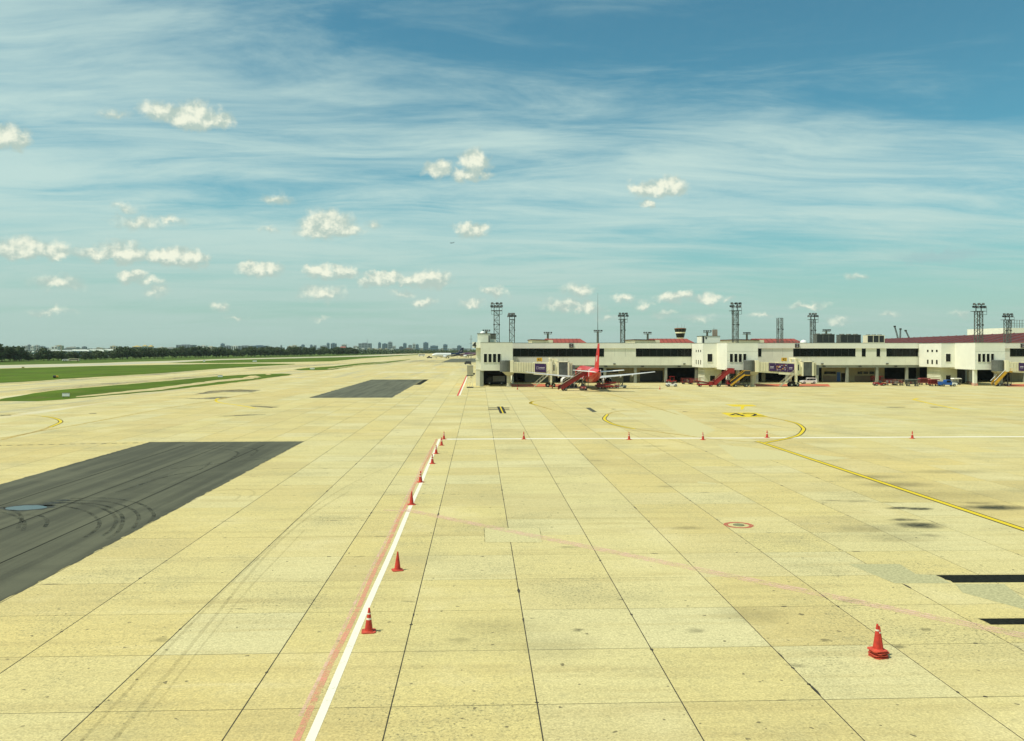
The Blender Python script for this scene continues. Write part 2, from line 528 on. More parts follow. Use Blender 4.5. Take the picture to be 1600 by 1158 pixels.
def grass_mat(name, c=(0.078, 0.135, 0.006)):
    m = bpy.data.materials.new(name)
    m.use_nodes = True
    t = NT(m.node_tree)
    b = m.node_tree.nodes['Principled BSDF']
    b.inputs['Roughness'].default_value = 0.9
    b.inputs['Specular IOR Level'].default_value = 0.1
    P = t.n('ShaderNodeNewGeometry').outputs['Position']
    a = t.noise(P, 0.05, 5, 0.6).outputs[0]
    s = t.noise(t.v('MULTIPLY', P, (0.6, 0.08, 1)), 1.0, 4, 0.6).outputs[0]
    f = t.noise(P, 1.7, 6, 0.7).outputs[0]
    k = t.mix(t.ramp(a, 0.3, 0.7), tuple(x * .75 for x in c), tuple(x * 1.2 for x in c))
    k = t.mix(t.ramp(s, 0.50, 0.70, 0, .65), k, (0.13, 0.125, 0.025))
    pt = t.noise(P, 0.11, 6, 0.7).outputs[0]
    k = t.mix(t.ramp(pt, 0.56, 0.70, 0, .6), k, (0.15, 0.12, 0.035))
    k = t.mix(t.ramp(f, 0.45, 0.8, 0, .6), k, tuple(x * .5 for x in c))
    t.put(b.inputs['Base Color'], k)
    return m

M = {}
M['concrete'] = concrete('concrete_slab_surface')
M['concrete_far'] = concrete('concrete_far_surface', False)
M['joint'] = mat('joint_filler', (0.045, 0.04, 0.025), .9, var=.4, scale=1.5)
M['asphalt'] = asphalt('asphalt_weathered')
M['asphalt_grey'] = asphalt('asphalt_grey', (0.095, 0.098, 0.062))
M['asphalt_new'] = mat('asphalt_fresh_black', (0.014, 0.0155, 0.011), .85, var=.45, scale=6, bump=.4, spec=.08)
M['runway'] = mat('runway_grey_concrete', (0.43, 0.41, 0.29), .9, var=.12, scale=.03)
M['shoulder'] = worn('grey_shoulder_wear', (0.27, 0.26, 0.19), .5, .9, .05)
M['smear'] = worn('rubber_smear_dark', (0.13, 0.125, 0.085), .62, .85, .25)
M['repair'] = mat('repair_mortar', (0.40, 0.380, 0.205), .9, var=.24, scale=8, bump=.2, spec=.15)
M['repair_pale'] = mat('repair_mortar_pale', (0.52, 0.468, 0.240), .9, var=.2, scale=8, bump=.2, spec=.15)
M['white_paint'] = worn('white_line_paint', (0.82, 0.78, 0.64), .84)
M['white_thin'] = worn('white_line_paint_thin', (0.80, 0.76, 0.60), .72)
M['red_paint'] = worn('red_line_faded', (0.82, 0.36, 0.25), .62)
M['red_far'] = worn('red_line_fresh', (0.62, 0.06, 0.05), .95)
M['red_ring'] = worn('red_ring_worn', (0.55, 0.12, 0.08), .68, .8, 3.0)
M['pink_paint'] = worn('pink_line_worn', (0.84, 0.55, 0.42), .60)
M['red_zone'] = worn('red_zone_paint', (0.58, 0.16, 0.08), .95, scale=.5)
M['yellow_paint'] = worn('yellow_line_paint', (0.72, 0.54, 0.02), .95)
M['yellow_old'] = worn('yellow_line_old', (0.62, 0.42, 0.07), .58)
M['black_paint'] = worn('black_edge_paint', (0.03, 0.028, 0.018), .92)
M['rubber'] = worn('tyre_rubber_trace', (0.16, 0.135, 0.06), .40, scale=1.2)
M['rubber_dark'] = worn('tyre_rubber_on_asphalt', (0.026, 0.027, 0.015), .53, scale=.8)
M['grass'] = grass_mat('mown_grass')
M['ground'] = grass_mat('far_ground', (0.075, 0.13, 0.018))
M['dirt'] = mat('bare_earth', (0.46, 0.38, 0.18), .95, var=.2, scale=.5)
M['wall'] = mat('white_render', (0.74, 0.74, 0.60), .75, var=.05, scale=.3, dirt=.22)
M['wall_clean'] = mat('white_panel', (0.80, 0.80, 0.68), .6, var=.04, scale=.3, dirt=.12)
M['wall_dim'] = mat('white_render_shaded', (0.50, 0.51, 0.38), .8, var=.08, scale=.4, dirt=.25)  # white stair cores under the pods, with their shade put into the colour
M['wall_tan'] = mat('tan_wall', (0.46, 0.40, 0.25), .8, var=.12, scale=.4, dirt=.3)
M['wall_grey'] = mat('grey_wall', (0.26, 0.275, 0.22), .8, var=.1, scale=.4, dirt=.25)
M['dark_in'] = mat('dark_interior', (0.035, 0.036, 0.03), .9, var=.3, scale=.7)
M['glass'] = mat('dark_window_glass', (0.006, 0.008, 0.008), .10, var=.5, scale=.25, spec=.22)
M['frame'] = mat('window_frame_dark', (0.03, 0.032, 0.03), .5, var=.2)
M['roof_flat'] = mat('flat_roof_felt', (0.34, 0.35, 0.29), .9, var=.15, scale=.3)
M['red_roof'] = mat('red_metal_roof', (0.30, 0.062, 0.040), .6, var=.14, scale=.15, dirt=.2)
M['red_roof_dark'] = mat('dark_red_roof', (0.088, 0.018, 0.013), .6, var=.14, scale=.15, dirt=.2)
M['brown_roof'] = mat('brown_roof', (0.22, 0.095, 0.04), .7, var=.15, scale=.15, dirt=.2)
M['steel'] = mat('galvanised_steel', (0.13, 0.135, 0.11), .55, .3, var=.2, scale=1.2)
M['steel_dark'] = mat('dark_steel', (0.045, 0.047, 0.04), .55, .2, var=.25, scale=1.2)
M['lens_dark'] = mat('unlit_lamp_lens', (0.10, 0.105, 0.09), .2, var=.2)
M['lamp_glass'] = mat('lamp_lens', (0.7, 0.72, 0.68), .15, .3, var=.05)
M['cream'] = mat('cream_painted_metal', (0.84, 0.78, 0.54), .5, var=.06, scale=.6, dirt=.15)
M['cream_dk'] = mat('cream_dull_and_shaded', (0.46, 0.43, 0.30), .55, var=.08, scale=.6)
M['shutter'] = mat('grey_bellows', (0.105, 0.115, 0.10), .8, var=.2, scale=.8)
M['purple'] = mat('purple_advert', (0.042, 0.012, 0.085), .45, var=.15, scale=.8)
M['advert_white'] = mat('advert_print_white', (0.62, 0.56, 0.62), .5, var=.1)
M['advert_red'] = mat('advert_print_red', (0.42, 0.10, 0.09), .5, var=.4, scale=2.2)
M['sign_yellow'] = mat('yellow_sign', (0.70, 0.40, 0.03), .5, var=.08)
M['yellow_dull'] = mat('dull_yellow', (0.42, 0.32, 0.09), .6, var=.1)
M['ink'] = mat('black_ink', (0.012, 0.012, 0.012), .6, var=.2)
M['rubber_tyre'] = mat('tyre_rubber', (0.018, 0.018, 0.017), .85, var=.25, scale=2)
M['rim'] = mat('wheel_rim', (0.42, 0.43, 0.40), .35, .7, var=.1)
M['red_car'] = mat('red_vehicle_paint', (0.30, 0.016, 0.016), .35, var=.1, scale=.8, dirt=.15)
M['red_dull'] = mat('dull_red_metal', (0.24, 0.035, 0.03), .6, var=.25, scale=.8, dirt=.2)
M['yellow_car'] = mat('yellow_vehicle_paint', (0.62, 0.34, 0.02), .45, var=.1, scale=.8, dirt=.2)
M['white_car'] = mat('white_vehicle_paint', (0.80, 0.79, 0.72), .3, var=.04, dirt=.08)
M['blue_car'] = mat('blue_vehicle_paint', (0.015, 0.10, 0.36), .35, var=.1, dirt=.1)
M['grey_car'] = mat('grey_vehicle_paint', (0.25, 0.26, 0.24), .4, var=.1)
M['dark_car'] = mat('dark_vehicle_paint', (0.03, 0.03, 0.032), .4, var=.2)
M['cone'] = mat('orange_red_plastic', (0.50, 0.036, 0.018), .6, var=.22, scale=5, dirt=.5)
M['cone_base'] = mat('orange_red_rubber', (0.48, 0.06, 0.03), .75, var=.3, scale=4, dirt=.5)
M['cone_band'] = mat('reflective_band', (0.72, 0.66, 0.54), .4, var=.15, scale=6)
M['plane_red'] = mat('airliner_red_paint', (0.60, 0.018, 0.022), .28, var=.04, dirt=.05)
M['plane_white'] = mat('airliner_white_paint', (0.80, 0.80, 0.76), .28, var=.03, dirt=.08)
M['plane_grey'] = mat('airliner_wing_grey', (0.50, 0.51, 0.49), .4, var=.05, dirt=.12)
M['plane_navy'] = mat('airliner_navy_paint', (0.012, 0.020, 0.055), .3, var=.1)
M['plane_purple'] = mat('airliner_purple_paint', (0.12, 0.055, 0.10), .3, var=.3, scale=.15)
M['plane_dark'] = mat('engine_dark_metal', (0.03, 0.03, 0.03), .45, .5, var=.2)
M['bark'] = mat('tree_bark', (0.09, 0.07, 0.045), .9, var=.3, scale=1)
M['leaf'] = mat('foliage_dark', (0.042, 0.070, 0.018), .8, var=.45, scale=.35)
M['leaf2'] = mat('foliage_mid', (0.048, 0.074, 0.018), .8, var=.45, scale=.35)
M['water'] = mat('puddle_water', (0.012, 0.02, 0.018), .03, var=.1, spec=.35)
M['wet'] = mat('wet_asphalt', (0.022, 0.023, 0.014), .65, var=.3, scale=3)
for k, c in dict(city_pale=(.46, .46, .42), city_grey=(.26, .30, .33), city_blue=(.13, .21, .28), city_cream=(.52, .46, .32), city_dark=(.10, .125, .14), city_white=(.66, .66, .60), city_brown=(.30, .22, .15), shed_roof=(.62, .66, .56)).items():
    M[k] = mat(k + '_facade', c, .7, var=.08, scale=.05)
M['mark_green'] = mat('green_rust_metal', (.17, .18, .09), .9, var=.2)

# ================================================================== GROUND
g = MB().sheet([(16000 * math.cos(2 * math.pi * i / 48), 16000 * math.sin(2 * math.pi * i / 48)) for i in range(48)], -0.40).build('ground', M['ground'])
struct(g)
far_edge = [G(-200, 578.5), G(0, 570.5), G(100, 568.5), G(160, 567), G(200, 565.4), G(267, 563.7), G(340, 561), G(430, 558.8), G(520, 556.7), G(600, 553.8), G(660, 551.8), G(770, 551.5)]
pave = MB().sheet(far_edge + [(500, 2000), (500, -80), (-200, -80)], -0.05).build('taxiway', M['concrete_far'])
struct(pave)
FX0, FX1, FY0, FY1 = -17, 41, -4, 61        # slab index ranges
apron = MB().sheet([(SX0 + SX * FX0, SY0 + SY * FY0), (SX0 + SX * FX1, SY0 + SY * FY0), (SX0 + SX * FX1, SY0 + SY * FY1), (SX0 + SX * FX0, SY0 + SY * FY1)], -0.009).build('apron', M['joint'])
struct(apron)
GX, GY = 0.019, 0.017                        # half widths of the joints
def slab_mb(mb, x, y, w, d, dz=0.0):
    b = 0.004
    x0, x1, y0, y1 = x + GX, x + w - GX, y + GY, y + d - GY
    z0, z1 = -0.0088, dz
    v = [(x0, y0, z0), (x1, y0, z0), (x1, y1, z0), (x0, y1, z0), (x0, y0, z1 - b), (x1, y0, z1 - b), (x1, y1, z1 - b), (x0, y1, z1 - b),
         (x0 + b, y0 + b, z1), (x1 - b, y0 + b, z1), (x1 - b, y1 - b, z1), (x0 + b, y1 - b, z1)]
    f = [(8, 9, 10, 11)]
    for i in range(4):
        j = (i + 1) % 4
        f += [(i, j, 4 + j, 4 + i), (4 + i, 4 + j, 8 + j, 8 + i)]
    mb.add(v, f)
cells = []
for i in range(FX0, FX1):
    for j in range(FY0, FY1):
        x, y = SX0 + SX * i, SY0 + SY * j
        cx, cy = x + SX / 2, y + SY / 2
        fwd = cy * math.cos(YAW) + cx * math.sin(YAW)
        lat = cx * math.cos(YAW) - cy * math.sin(YAW)
        seen = fwd > 20 and abs(lat) < fwd * 0.6154 + 2.2
        hid = -37.4 < cx < -20 and cy < 94      # under the asphalt
        cells.append(((0 if seen and not hid else 1e5) + math.hypot(cx, cy), x, y))
cells.sort()
smb = MB()
slab_mb(smb, 0, 0, SX, SY)
slab_me = smb.mesh('concrete_slab', M['concrete'])
for k, (d, x, y) in enumerate(cells[:300]):
    o = link('concrete_slab', slab_me, apron, (x, y, random.uniform(-0.002, 0.0)))
rest = MB()
for d, x, y in cells[300:]:
    slab_mb(rest, x, y, SX, SY)
struct(rest.build('slab_field', M['concrete'], apron), 'stuff')

sp = MB()
rs_ = random.Random(4)
for k in range(420):
    lon = rs_.random() < .62
    i, j = rs_.randrange(-5, 9), rs_.randrange(-1, 22)
    x, y = SX0 + SX * i, SY0 + SY * j
    if lon:
        y += rs_.uniform(0, SY)
    else:
        x += rs_.uniform(0, SX)
    l, w = rs_.choice((rs_.uniform(.05, .16), rs_.uniform(.05, .16), rs_.uniform(.2, .6))), rs_.uniform(.03, .07)
    a, b = (w, l) if lon else (l, w)
    sp.sheet([(x + a * math.cos(2 * math.pi * q / 9) * rs_.uniform(.6, 1.1), y + b * math.sin(2 * math.pi * q / 9) * rs_.uniform(.6, 1.1)) for q in range(9)], .0022)
struct(sp.build('joint_spalls', M['joint'], apron), 'stuff')

def gpoly(pts):
    return [G(*p) for p in pts]
def spline(pts, n=8):
    out = []
    P = [Vector((p[0], p[1], 0)) for p in pts]
    P = [P[0] * 2 - P[1]] + P + [P[-1] * 2 - P[-2]]
    for i in range(1, len(P) - 2):
        for k in range(n):
            t = k / n
            a, b, c, d = P[i - 1], P[i], P[i + 1], P[i + 2]
            q = 0.5 * ((2 * b) + (c - a) * t + (2 * a - 5 * b + 4 * c - d) * t * t + (3 * b - a - 3 * c + d) * t ** 3)
            out.append((q.x, q.y))
    out.append((P[-2].x, P[-2].y))
    return out
def ribbon(path, w, z, name, m, parent, off=0.0):
    L = []
    n = len(path)
    for i in range(n):
        a, b = Vector(path[max(0, i - 1)]), Vector(path[min(n - 1, i + 1)])
        d = (b - a).normalized()
        nn = Vector((-d.y, d.x))
        p = Vector(path[i]) + nn * off
        L.append((p + nn * w / 2, p - nn * w / 2))
    vs, fs = [], []
    for a, b in L:
        vs += [(a.x, a.y, z), (b.x, b.y, z)]
    for i in range(n - 1):
        fs.append((2 * i + 1, 2 * i + 3, 2 * i + 2, 2 * i))
    mb = MB()
    mb.add(vs, fs)
    return mb.build(name, m, parent)

# ---- asphalt lanes let into the concrete
def rect(x0, x1, y0, y1, z, name, m, parent, jag=0.0, n=40):
    pts = []
    def edge(a, b):
        for k in range(n):
            t = k / n
            pts.append((a[0] + (b[0] - a[0]) * t + random.uniform(-jag, jag), a[1] + (b[1] - a[1]) * t + random.uniform(-jag, jag)))
    if jag:
        edge((x0, y0), (x1, y0)); edge((x1, y0), (x1, y1)); edge((x1, y1), (x0, y1)); edge((x0, y1), (x0, y0))
    else:
        pts = [(x0, y0), (x1, y0), (x1, y1), (x0, y1)]
    return MB().sheet(pts, z).build(name, m, parent)
pa = rect(-37.0, -19.79, 6, 95.2, 0.006, 'asphalt_patch', M['asphalt'], apron, 0.085, 160)
for i, x in enumerate((-23.4, -27.7, -32.0)):
    ribbon([(x + random.uniform(-.03, .03), 8 + 6 * k) for k in range(15)], 0.10, 0.009, 'seam', M['asphalt_new'], pa)
pb = rect(-36.4, -18.7, 179.5, 285, 0.006, 'asphalt_patch', M['asphalt_grey'], apron, 0.16, 90)
rect(-18.6, -17.0, 243, 285, 0.006, 'asphalt_strip', M['asphalt_new'], apron)
MB().sheet([G(690, 566), (60, 700), (60, 1000), G(705, 560.5)], -0.02).build('asphalt_lane', M['asphalt_grey'], pave)
MB().sheet([G(560, 566.5), G(640, 566.5), G(750, 567.5), G(750, 562), G(660, 562.5)], -0.03).build('asphalt_lane', M['shoulder'], pave)
# puddle with a wet rim
def blob(px, py, rx, ry, n=28, j=.10):
    cx, cy = G(px, py)
    return [(cx + rx * math.cos(2 * math.pi * k / n) * (1 + random.uniform(-j, j)), cy + ry * math.sin(2 * math.pi * k / n) * (1 + random.uniform(-j, j))) for k in range(n)]
pud = MB().sheet(blob(46, 793, 1.7, 1.15, 28, .16), 0.010).build('wet_rim', M['wet'], pa)
MB().sheet(blob(41, 793.6, 1.25, .85, 28, .09), 0.014).build('puddle', M['water'], pa)
for px, py, rx, ry in ((84, 786, .7, .35), (98, 782, .6, .3), (75, 790, .5, .3)):
    MB().sheet(blob(px, py, rx, ry, 16, .3), 0.010).build('damp_spot', M['wet'], pa)
# tyre traces
ARCS = [[(60, 788), (110, 793), (140, 802), (155, 815), (150, 828), (132, 840)], [(70, 786), (130, 788), (165, 797), (181, 810), (176, 826), (160, 838)],
        [(80, 784), (150, 788), (180, 797), (192, 811), (185, 830), (168, 842)], [(95, 782), (165, 784), (202, 794), (217, 808), (208, 826)], [(110, 779), (175, 779), (220, 788), (240, 803), (232, 818)],
        [(0, 800), (22, 806), (38, 816), (36, 830)], [(0, 792), (24, 799), (34, 810), (28, 826)], [(40, 805), (62, 806), (74, 814), (70, 824)],
        [(235, 738), (290, 730), (360, 723), (420, 716)], [(180, 770), (260, 745), (310, 735), (330, 722)], [(300, 700), (350, 702), (372, 708), (360, 718)], [(330, 696), (380, 699), (402, 704), (392, 712)]]
for a in ARCS:
    p = spline(gpoly(a))
    ribbon(p, .24, 0.012, 'tyre_mark', M['rubber_dark'], pa)
TR = [([(120, 1166), (210, 1068), (311, 962), (357, 915), (427, 850), (462, 814), (510, 779), (560, 750), (615, 726)], .13), ([(170, 1166), (250, 1068), (330, 970), (400, 885), (445, 838), (500, 795), (545, 768)], .16),
      ([(230, 1120), (300, 1030), (380, 930), (440, 866), (476, 828)], .08), ([(280, 770), (330, 768), (380, 764), (398, 770), (388, 778)], .20), ([(300, 776), (352, 771), (375, 774), (366, 782)], .18),
      ([(0, 650), (60, 640), (140, 630)], .5), ([(0, 640), (90, 632), (170, 623)], .5), ([(340, 650), (400, 648), (416, 647)], .3), ([(1110, 647), (1180, 660), (1260, 672), (1400, 684)], .5), ([(860, 640), (960, 665), (1100, 700)], .35)]
for a, w in TR:
    ribbon(spline(gpoly(a)), w, 0.004, 'tyre_mark', M['rubber'], apron)
# rubber smears and patches on the far taxi lane
for pts in ([(300, 617), (330, 610.5), (375, 608.5), (408, 609.5), (395, 613), (350, 613)], [(280, 622), (315, 622), (345, 620), (365, 620.5), (345, 623.5), (315, 624)], [(390, 634), (405, 634.5), (437, 636), (425, 637.5), (395, 635.5)], [(340, 651), (380, 648), (415, 646.8), (415, 648), (370, 650.3)],
            [(0, 648), (16, 648), (18, 649.3), (0, 649.5)], [(138, 645.6), (150, 645), (151, 646.6), (140, 646.8)], [(1384, 635.8), (1414, 635.6), (1414, 637), (1386, 637)], [(1452, 635.6), (1478, 635.6), (1480, 636.8), (1455, 636.8)], [(955, 638.8), (962, 638.8), (963, 639.8), (956, 639.8)], [(1067, 642.5), (1075, 643), (1073, 644), (1066, 643.6)]):
    MB().sheet(gpoly(pts), 0.005).build('rubber_smear', M['smear'], apron)
MB().sheet(gpoly([(915, 637.3), (922, 637.0), (933, 643.6), (926, 644.2)]), 0.006).build('asphalt_patch', M['asphalt'], apron)
# repairs
for n_, pts, m_ in (('repair_patch', [(756.5, 824.8), (843, 824.8), (847, 847.5), (758, 847.5)], 'repair_pale'),
                    ('repair_patch', [(1325, 881.5), (1406, 881.5), (1431, 897), (1462, 898.5), (1486, 911.5), (1398, 911.5)], 'repair'),
                    ('repair_patch', [(1492, 912.5), (1569, 912.5), (1597, 934), (1640, 950), (1600, 952), (1504, 926)], 'repair'),
                    ('repair_patch', [(1005, 641), (1052, 640), (1118, 672), (1092, 684), (1060, 676)], 'repair_pale'), ('repair_patch', [(1120, 694), (1330, 716), (1290, 719), (1150, 718)], 'repair_pale'),
                    ('repair_patch', [(1090, 752), (1120, 755), (1118, 757), (1090, 755)], 'repair_pale')):
    MB().sheet(gpoly(pts), 0.003).build(n_, M[m_], apron)
for a, b in (((756.5, 825), (757.5, 847)), ((843, 825), (847.5, 847)), ((756.5, 824.8), (843, 824.8)), ((757.5, 847.4), (847.5, 847.4))):
    ribbon([G(*a), G(*b)], .05, .005, 'saw_cut', M['rubber_dark'], apron)
rc = random.Random(9)
for k in range(11):                                   # hair cracks across single slabs
    x, y = rc.uniform(-14, 22), rc.uniform(24, 62)
    a = rc.uniform(0, 6.28)
    pts = []
    for q in range(rc.randrange(7, 14)):
        pts.append((x, y))
        a += rc.uniform(-.55, .55)
        x, y = x + .28 * math.cos(a), y + .28 * math.sin(a)
    ribbon(pts, rc.uniform(.012, .024), .004, 'crack', M['rubber_dark'], apron)
# fresh black strips at the right
def strip(pts):
    MB().sheet(gpoly(pts), 0.009).build('black_asphalt_strip', M['asphalt_new'], apron)
strip([(1462, 898.8), (1700, 897.5), (1720, 909.2), (1489, 910.6), (1485, 907.5), (1477, 905.8), (1472, 902.8)])
strip([(1528, 966.8), (1700, 965.5), (1720, 975), (1548, 976.2), (1541, 972)])
# ---- painted lines
apron_lines = apron
ribbon([(-4.53 + .02 * math.sin(k), 18 + 3.3 * k) for k in range(25)], .26, .006, 'white_line', M['white_paint'], apron)
ribbon([(-4.90 + .03 * math.sin(k * 1.7), 18 + 3.3 * k) for k in range(25)], .20, .006, 'red_line', M['red_paint'], apron)
ribbon([(-5.10 + .03 * math.sin(k * 1.1), 24 + 3.3 * k) for k in range(20)], .12, .005, 'red_line', M['pink_paint'], apron)
yl = G(690, 686)[1]
ribbon([(-4.45 + 8 * k, yl - .25 + .1 * math.sin(k)) for k in range(24)], .85, .006, 'white_line', M['white_paint'], apron)
ribbon([(-4.3, 188 + 10 * k) for k in range(15)], .34, .006, 'white_line', M['white_paint'], apron)
ribbon([(-4.72, 186 + 10 * k) for k in range(15)], .36, .006, 'red_line', M['red_far'], apron)
for off, w, m_ in ((0, .2, 'pink_paint'), (.26, .16, 'pink_paint'), (-.24, .14, 'pink_paint')):
    ribbon([G(620 + 40 * k, 793 + 8.45 * k) for k in range(26)] if False else [(-4.9 + 1.0 * k, 54.6 - 1.004 * k) for k in range(30)], w, .007, 'pink_line', M[m_], apron, off)
ribbon([G(600, 797), G(640, 799)], .25, .007, 'pink_line', M['pink_paint'], apron)
def yellow(pts, edge=True, m_='yellow_paint', w=.42, raw=False):
    p = pts if raw else spline(gpoly(pts))
    if edge:
        ribbon(p, w + .24, .006, 'black_edge', M['black_paint'], apron)
    ribbon(p, w, .010, 'yellow_line', M[m_], apron)
yellow([(31.62, 20 + 4 * k) for k in range(19)] + [(31.5, 93.2)], raw=True)
yellow([(1194.5, 692), (1223.7, 686.4), (1246, 680.7), (1254.7, 672.9), (1254.5, 668.4), (1245, 661.6), (1227, 657)], w=.4)
yellow([(1227, 657), (1212.5, 654.3), (1192, 650.4), (1165, 647), (1130, 644.5)], False, 'yellow_old', .6)
yellow([(1186, 691.5), (1150, 689), (1110, 685.8), (1055, 678.5), (1015, 673.2), (993, 670.4)], False, 'yellow_old', .5)
yellow([(993, 670.4), (975, 667), (959, 663), (946.8, 657.4), (944.4, 653.3), (949, 647.6)], True, w=.4)
yellow([(949, 647.6), (960.6, 643.6), (985, 641), (1040, 640), (1120, 641)], False, 'yellow_old', .5)
yellow([(0, 685), (30, 680), (60, 673.5), (78, 667.5)], False, 'yellow_old', .6)
yellow([(78, 667.5), (92, 661.5), (95, 658.5), (90, 655), (78, 652), (65, 650.3)], w=.4)
yellow([(65, 650.3), (40, 648.5), (10, 647)], False, 'yellow_old', .5)
yellow([(0, 688), (60, 674), (110, 666), (200, 649), (280, 634.5), (340, 625), (372, 618.5), (420, 612)], False, 'yellow_old', .6)
yellow([(400, 638), (370, 633), (345, 629.5), (337.5, 626.5), (340, 623), (352, 621.5)], False, 'yellow_paint', .5)
yellow([(862, 640), (840, 634), (829, 630.5), (832, 627.5), (850, 625), (880, 622.8), (930, 618)], False, 'yellow_old', .5)
yellow([(840, 633), (829, 630.3), (832.5, 627.3)], False, 'yellow_paint', .6)
yellow([(1500, 640), (1460, 632), (1436, 626.5), (1428, 624.5), (1434, 622.5)], False, 'yellow_paint', .6)
yellow([(930, 612), (960, 618), (1000, 630), (1060, 648)], False, 'yellow_old', .4)
yellow([(460, 640), (560, 640), (680, 640), (800, 641)], False, 'yellow_old', .3)
for k in range(14):                                  # dashed line across the left lane
    ribbon([G(-6 + 16.4 * k, 696.3 - .32 * k), G(2.5 + 16.4 * k, 696.1 - .32 * k)], .34, .006, 'black_dash', M['black_paint'], apron)
    ribbon([G(3 + 16.4 * k, 696.1 - .32 * k), G(10 + 16.4 * k, 695.9 - .32 * k)], .3, .006, 'yellow_dash', M['yellow_old'], apron)
# marker at the stand: parallel black lines crossed by two yellow bars
for y0 in (637.4, 639.6):
    ribbon([G(763, y0), G(796, y0)], 1.4, .006, 'black_mark', M['black_paint'], apron)
for x0 in (778.5, 784):
    ribbon([G(x0, 635.4), G(x0 + 5, 646)], .5, .010, 'black_mark', M['black_paint'], apron)
ribbon([G(781.5, 635.4), G(786.2, 646)], .22, .012, 'yellow_mark', M['yellow_paint'], apron)
# stand number and arrow painted by the lead-in curve
tm = text_mesh('42', 6.5, 0.0)
for v in tm.vertices:
    v.co.x, v.co.y = v.co.x * .82 + v.co.y * .10, v.co.y * 1.35
tm.materials.append(M['black_paint'])
cx, cy = G(1164, 648.3)
link('painted_number', tm, apron, (cx, cy, .012))
MB().sheet([(cx - 3.4, cy - 4.2), (cx + 2.4, cy - 4.2), (cx + 3.2, cy + 4.4), (cx - 2.6, cy + 4.4)], .007).build('number_panel', M['yellow_paint'], apron)
MB().sheet(gpoly([(1133, 632), (1176, 632.5), (1183, 634.6), (1168, 635), (1163.5, 635.2), (1161, 640), (1157, 640), (1157.5, 635.4), (1146, 635.2)]), .010).build('painted_arrow', M['yellow_paint'], apron)
# hydrant pit ringed in red
hx, hy = G(1154, 820.6)
n = 16
ro = [(hx + .88 * math.cos(2 * math.pi * k / n + .2), hy + .88 * math.sin(2 * math.pi * k / n + .2)) for k in range(n)]
ri = [(hx + .62 * math.cos(2 * math.pi * k / n + .2), hy + .62 * math.sin(2 * math.pi * k / n + .2)) for k in range(n)]
mb = MB()
mb.add([(x, y, .008) for x, y in ro + ri], [(i, (i + 1) % n, n + (i + 1) % n, n + i) for i in range(n)])
ring = mb.build('red_ring', M['red_ring'], apron)
mb = MB().lathe([(.33, .0), (.33, .03), (.27, .045)], 20, (hx, hy, 0))
mb.build('pit_cover', M['mark_green'], apron)
# red no-parking strips beneath the boarding bridges
for x0, x1 in ((798, 884), (1178, 1298), (1573, 1690)):
    MB().sheet(gpoly([(x0, 604.2), (x1, 604.2), (x1 - 4, 600.2), (x0, 600.2)]), .005).build('red_zone', M['red_zone'], apron)

rw = [(0, 571.0), (100, 569.0), (160, 567.5), (200, 565.9), (267, 564.2), (340, 561.4), (430, 559.2), (520, 557.0), (600, 554.2), (658, 552.6), (640, 553.8), (600, 555.6), (520, 558.2), (430, 560.3), (340, 562.6), (262, 566.6), (160, 570.8), (0, 575.4)]
MB().sheet(gpoly([(-160, 577.0)] + rw + [(-160, 580.5)]), -0.042).build('runway_surface', M['runway'], pave)
MB().sheet(gpoly([(380, 576.0), (430, 571.8), (470, 569.5), (520, 568.0), (560, 566.5), (520, 570.2), (460, 573.8), (400, 577.5)]), -0.042).build('grey_shoulder', M['shoulder'], pave)
MB().sheet(gpoly([(60, 612), (100, 607.5), (160, 602.6), (250, 595), (340, 586.8), (340, 584.4), (250, 591.5), (160, 598.5), (90, 604), (40, 611)]), -0.042).build('grey_shoulder', M['shoulder'], pave)
MB().sheet(gpoly([(0, 598.5), (60, 595.6), (160, 589.0), (250, 583.6), (340, 576.8), (340, 578.2), (250, 585.6), (160, 591.2), (60, 597.6), (0, 600.6)]), -0.042).build('grey_shoulder', M['shoulder'], pave)
# ---- grass between the taxiways
def turf(name, pts, z=-0.02, m_='grass'):
    P = gpoly(pts)
    rg = random.Random(len(pts))
    Q = []
    for (x0, y0), (x1, y1) in zip(P, P[1:] + P[:1]):
        n = max(1, min(40, int(math.hypot(x1 - x0, y1 - y0) / 4)))
        for k in range(n):
            j = .0 if n == 1 else .45
            Q.append((x0 + (x1 - x0) * k / n + rg.uniform(-j, j), y0 + (y1 - y0) * k / n + rg.uniform(-j, j)))
    o = MB().sheet(Q, z).build(name, M[m_])
    return struct(o)
turf('grass_verge', [(-120, 581), (0, 576), (160, 571.5), (267, 569.8), (340, 568.3), (400, 568), (460, 568.6), (462, 569.2), (420, 571.5), (340, 576.2), (250, 583.2), (160, 588.5), (100, 592), (40, 596.5), (0, 598.2), (-120, 604)])
turf('grass_verge', [(262, 567.0), (340, 562.8), (430, 560.5), (520, 558.4), (600, 555.8), (655, 553.6), (660, 554.2), (620, 556.5), (560, 560.5), (520, 564.5), (430, 566.2), (340, 567.2)])
turf('grass_island', [(-6, 625.4), (20, 620), (50, 614.5), (80, 610.5), (100, 608.5), (130, 605.8), (160, 603.5), (250, 596), (340, 587.8), (400, 584.6), (440, 583.6), (452, 584.2), (455, 585), (450, 586.5), (420, 590.3), (395, 594), (340, 600.8), (250, 610.8), (160, 618.7), (100, 624), (60, 626.6), (0, 626.6)])
turf('grass_island', [(459, 577.4), (470, 576), (480, 574.8), (520, 572.3), (560, 567.8), (600, 565.5), (640, 561.5), (641, 562.0), (600, 567.8), (560, 571.3), (520, 577.6), (500, 578.3), (470, 578.5)])
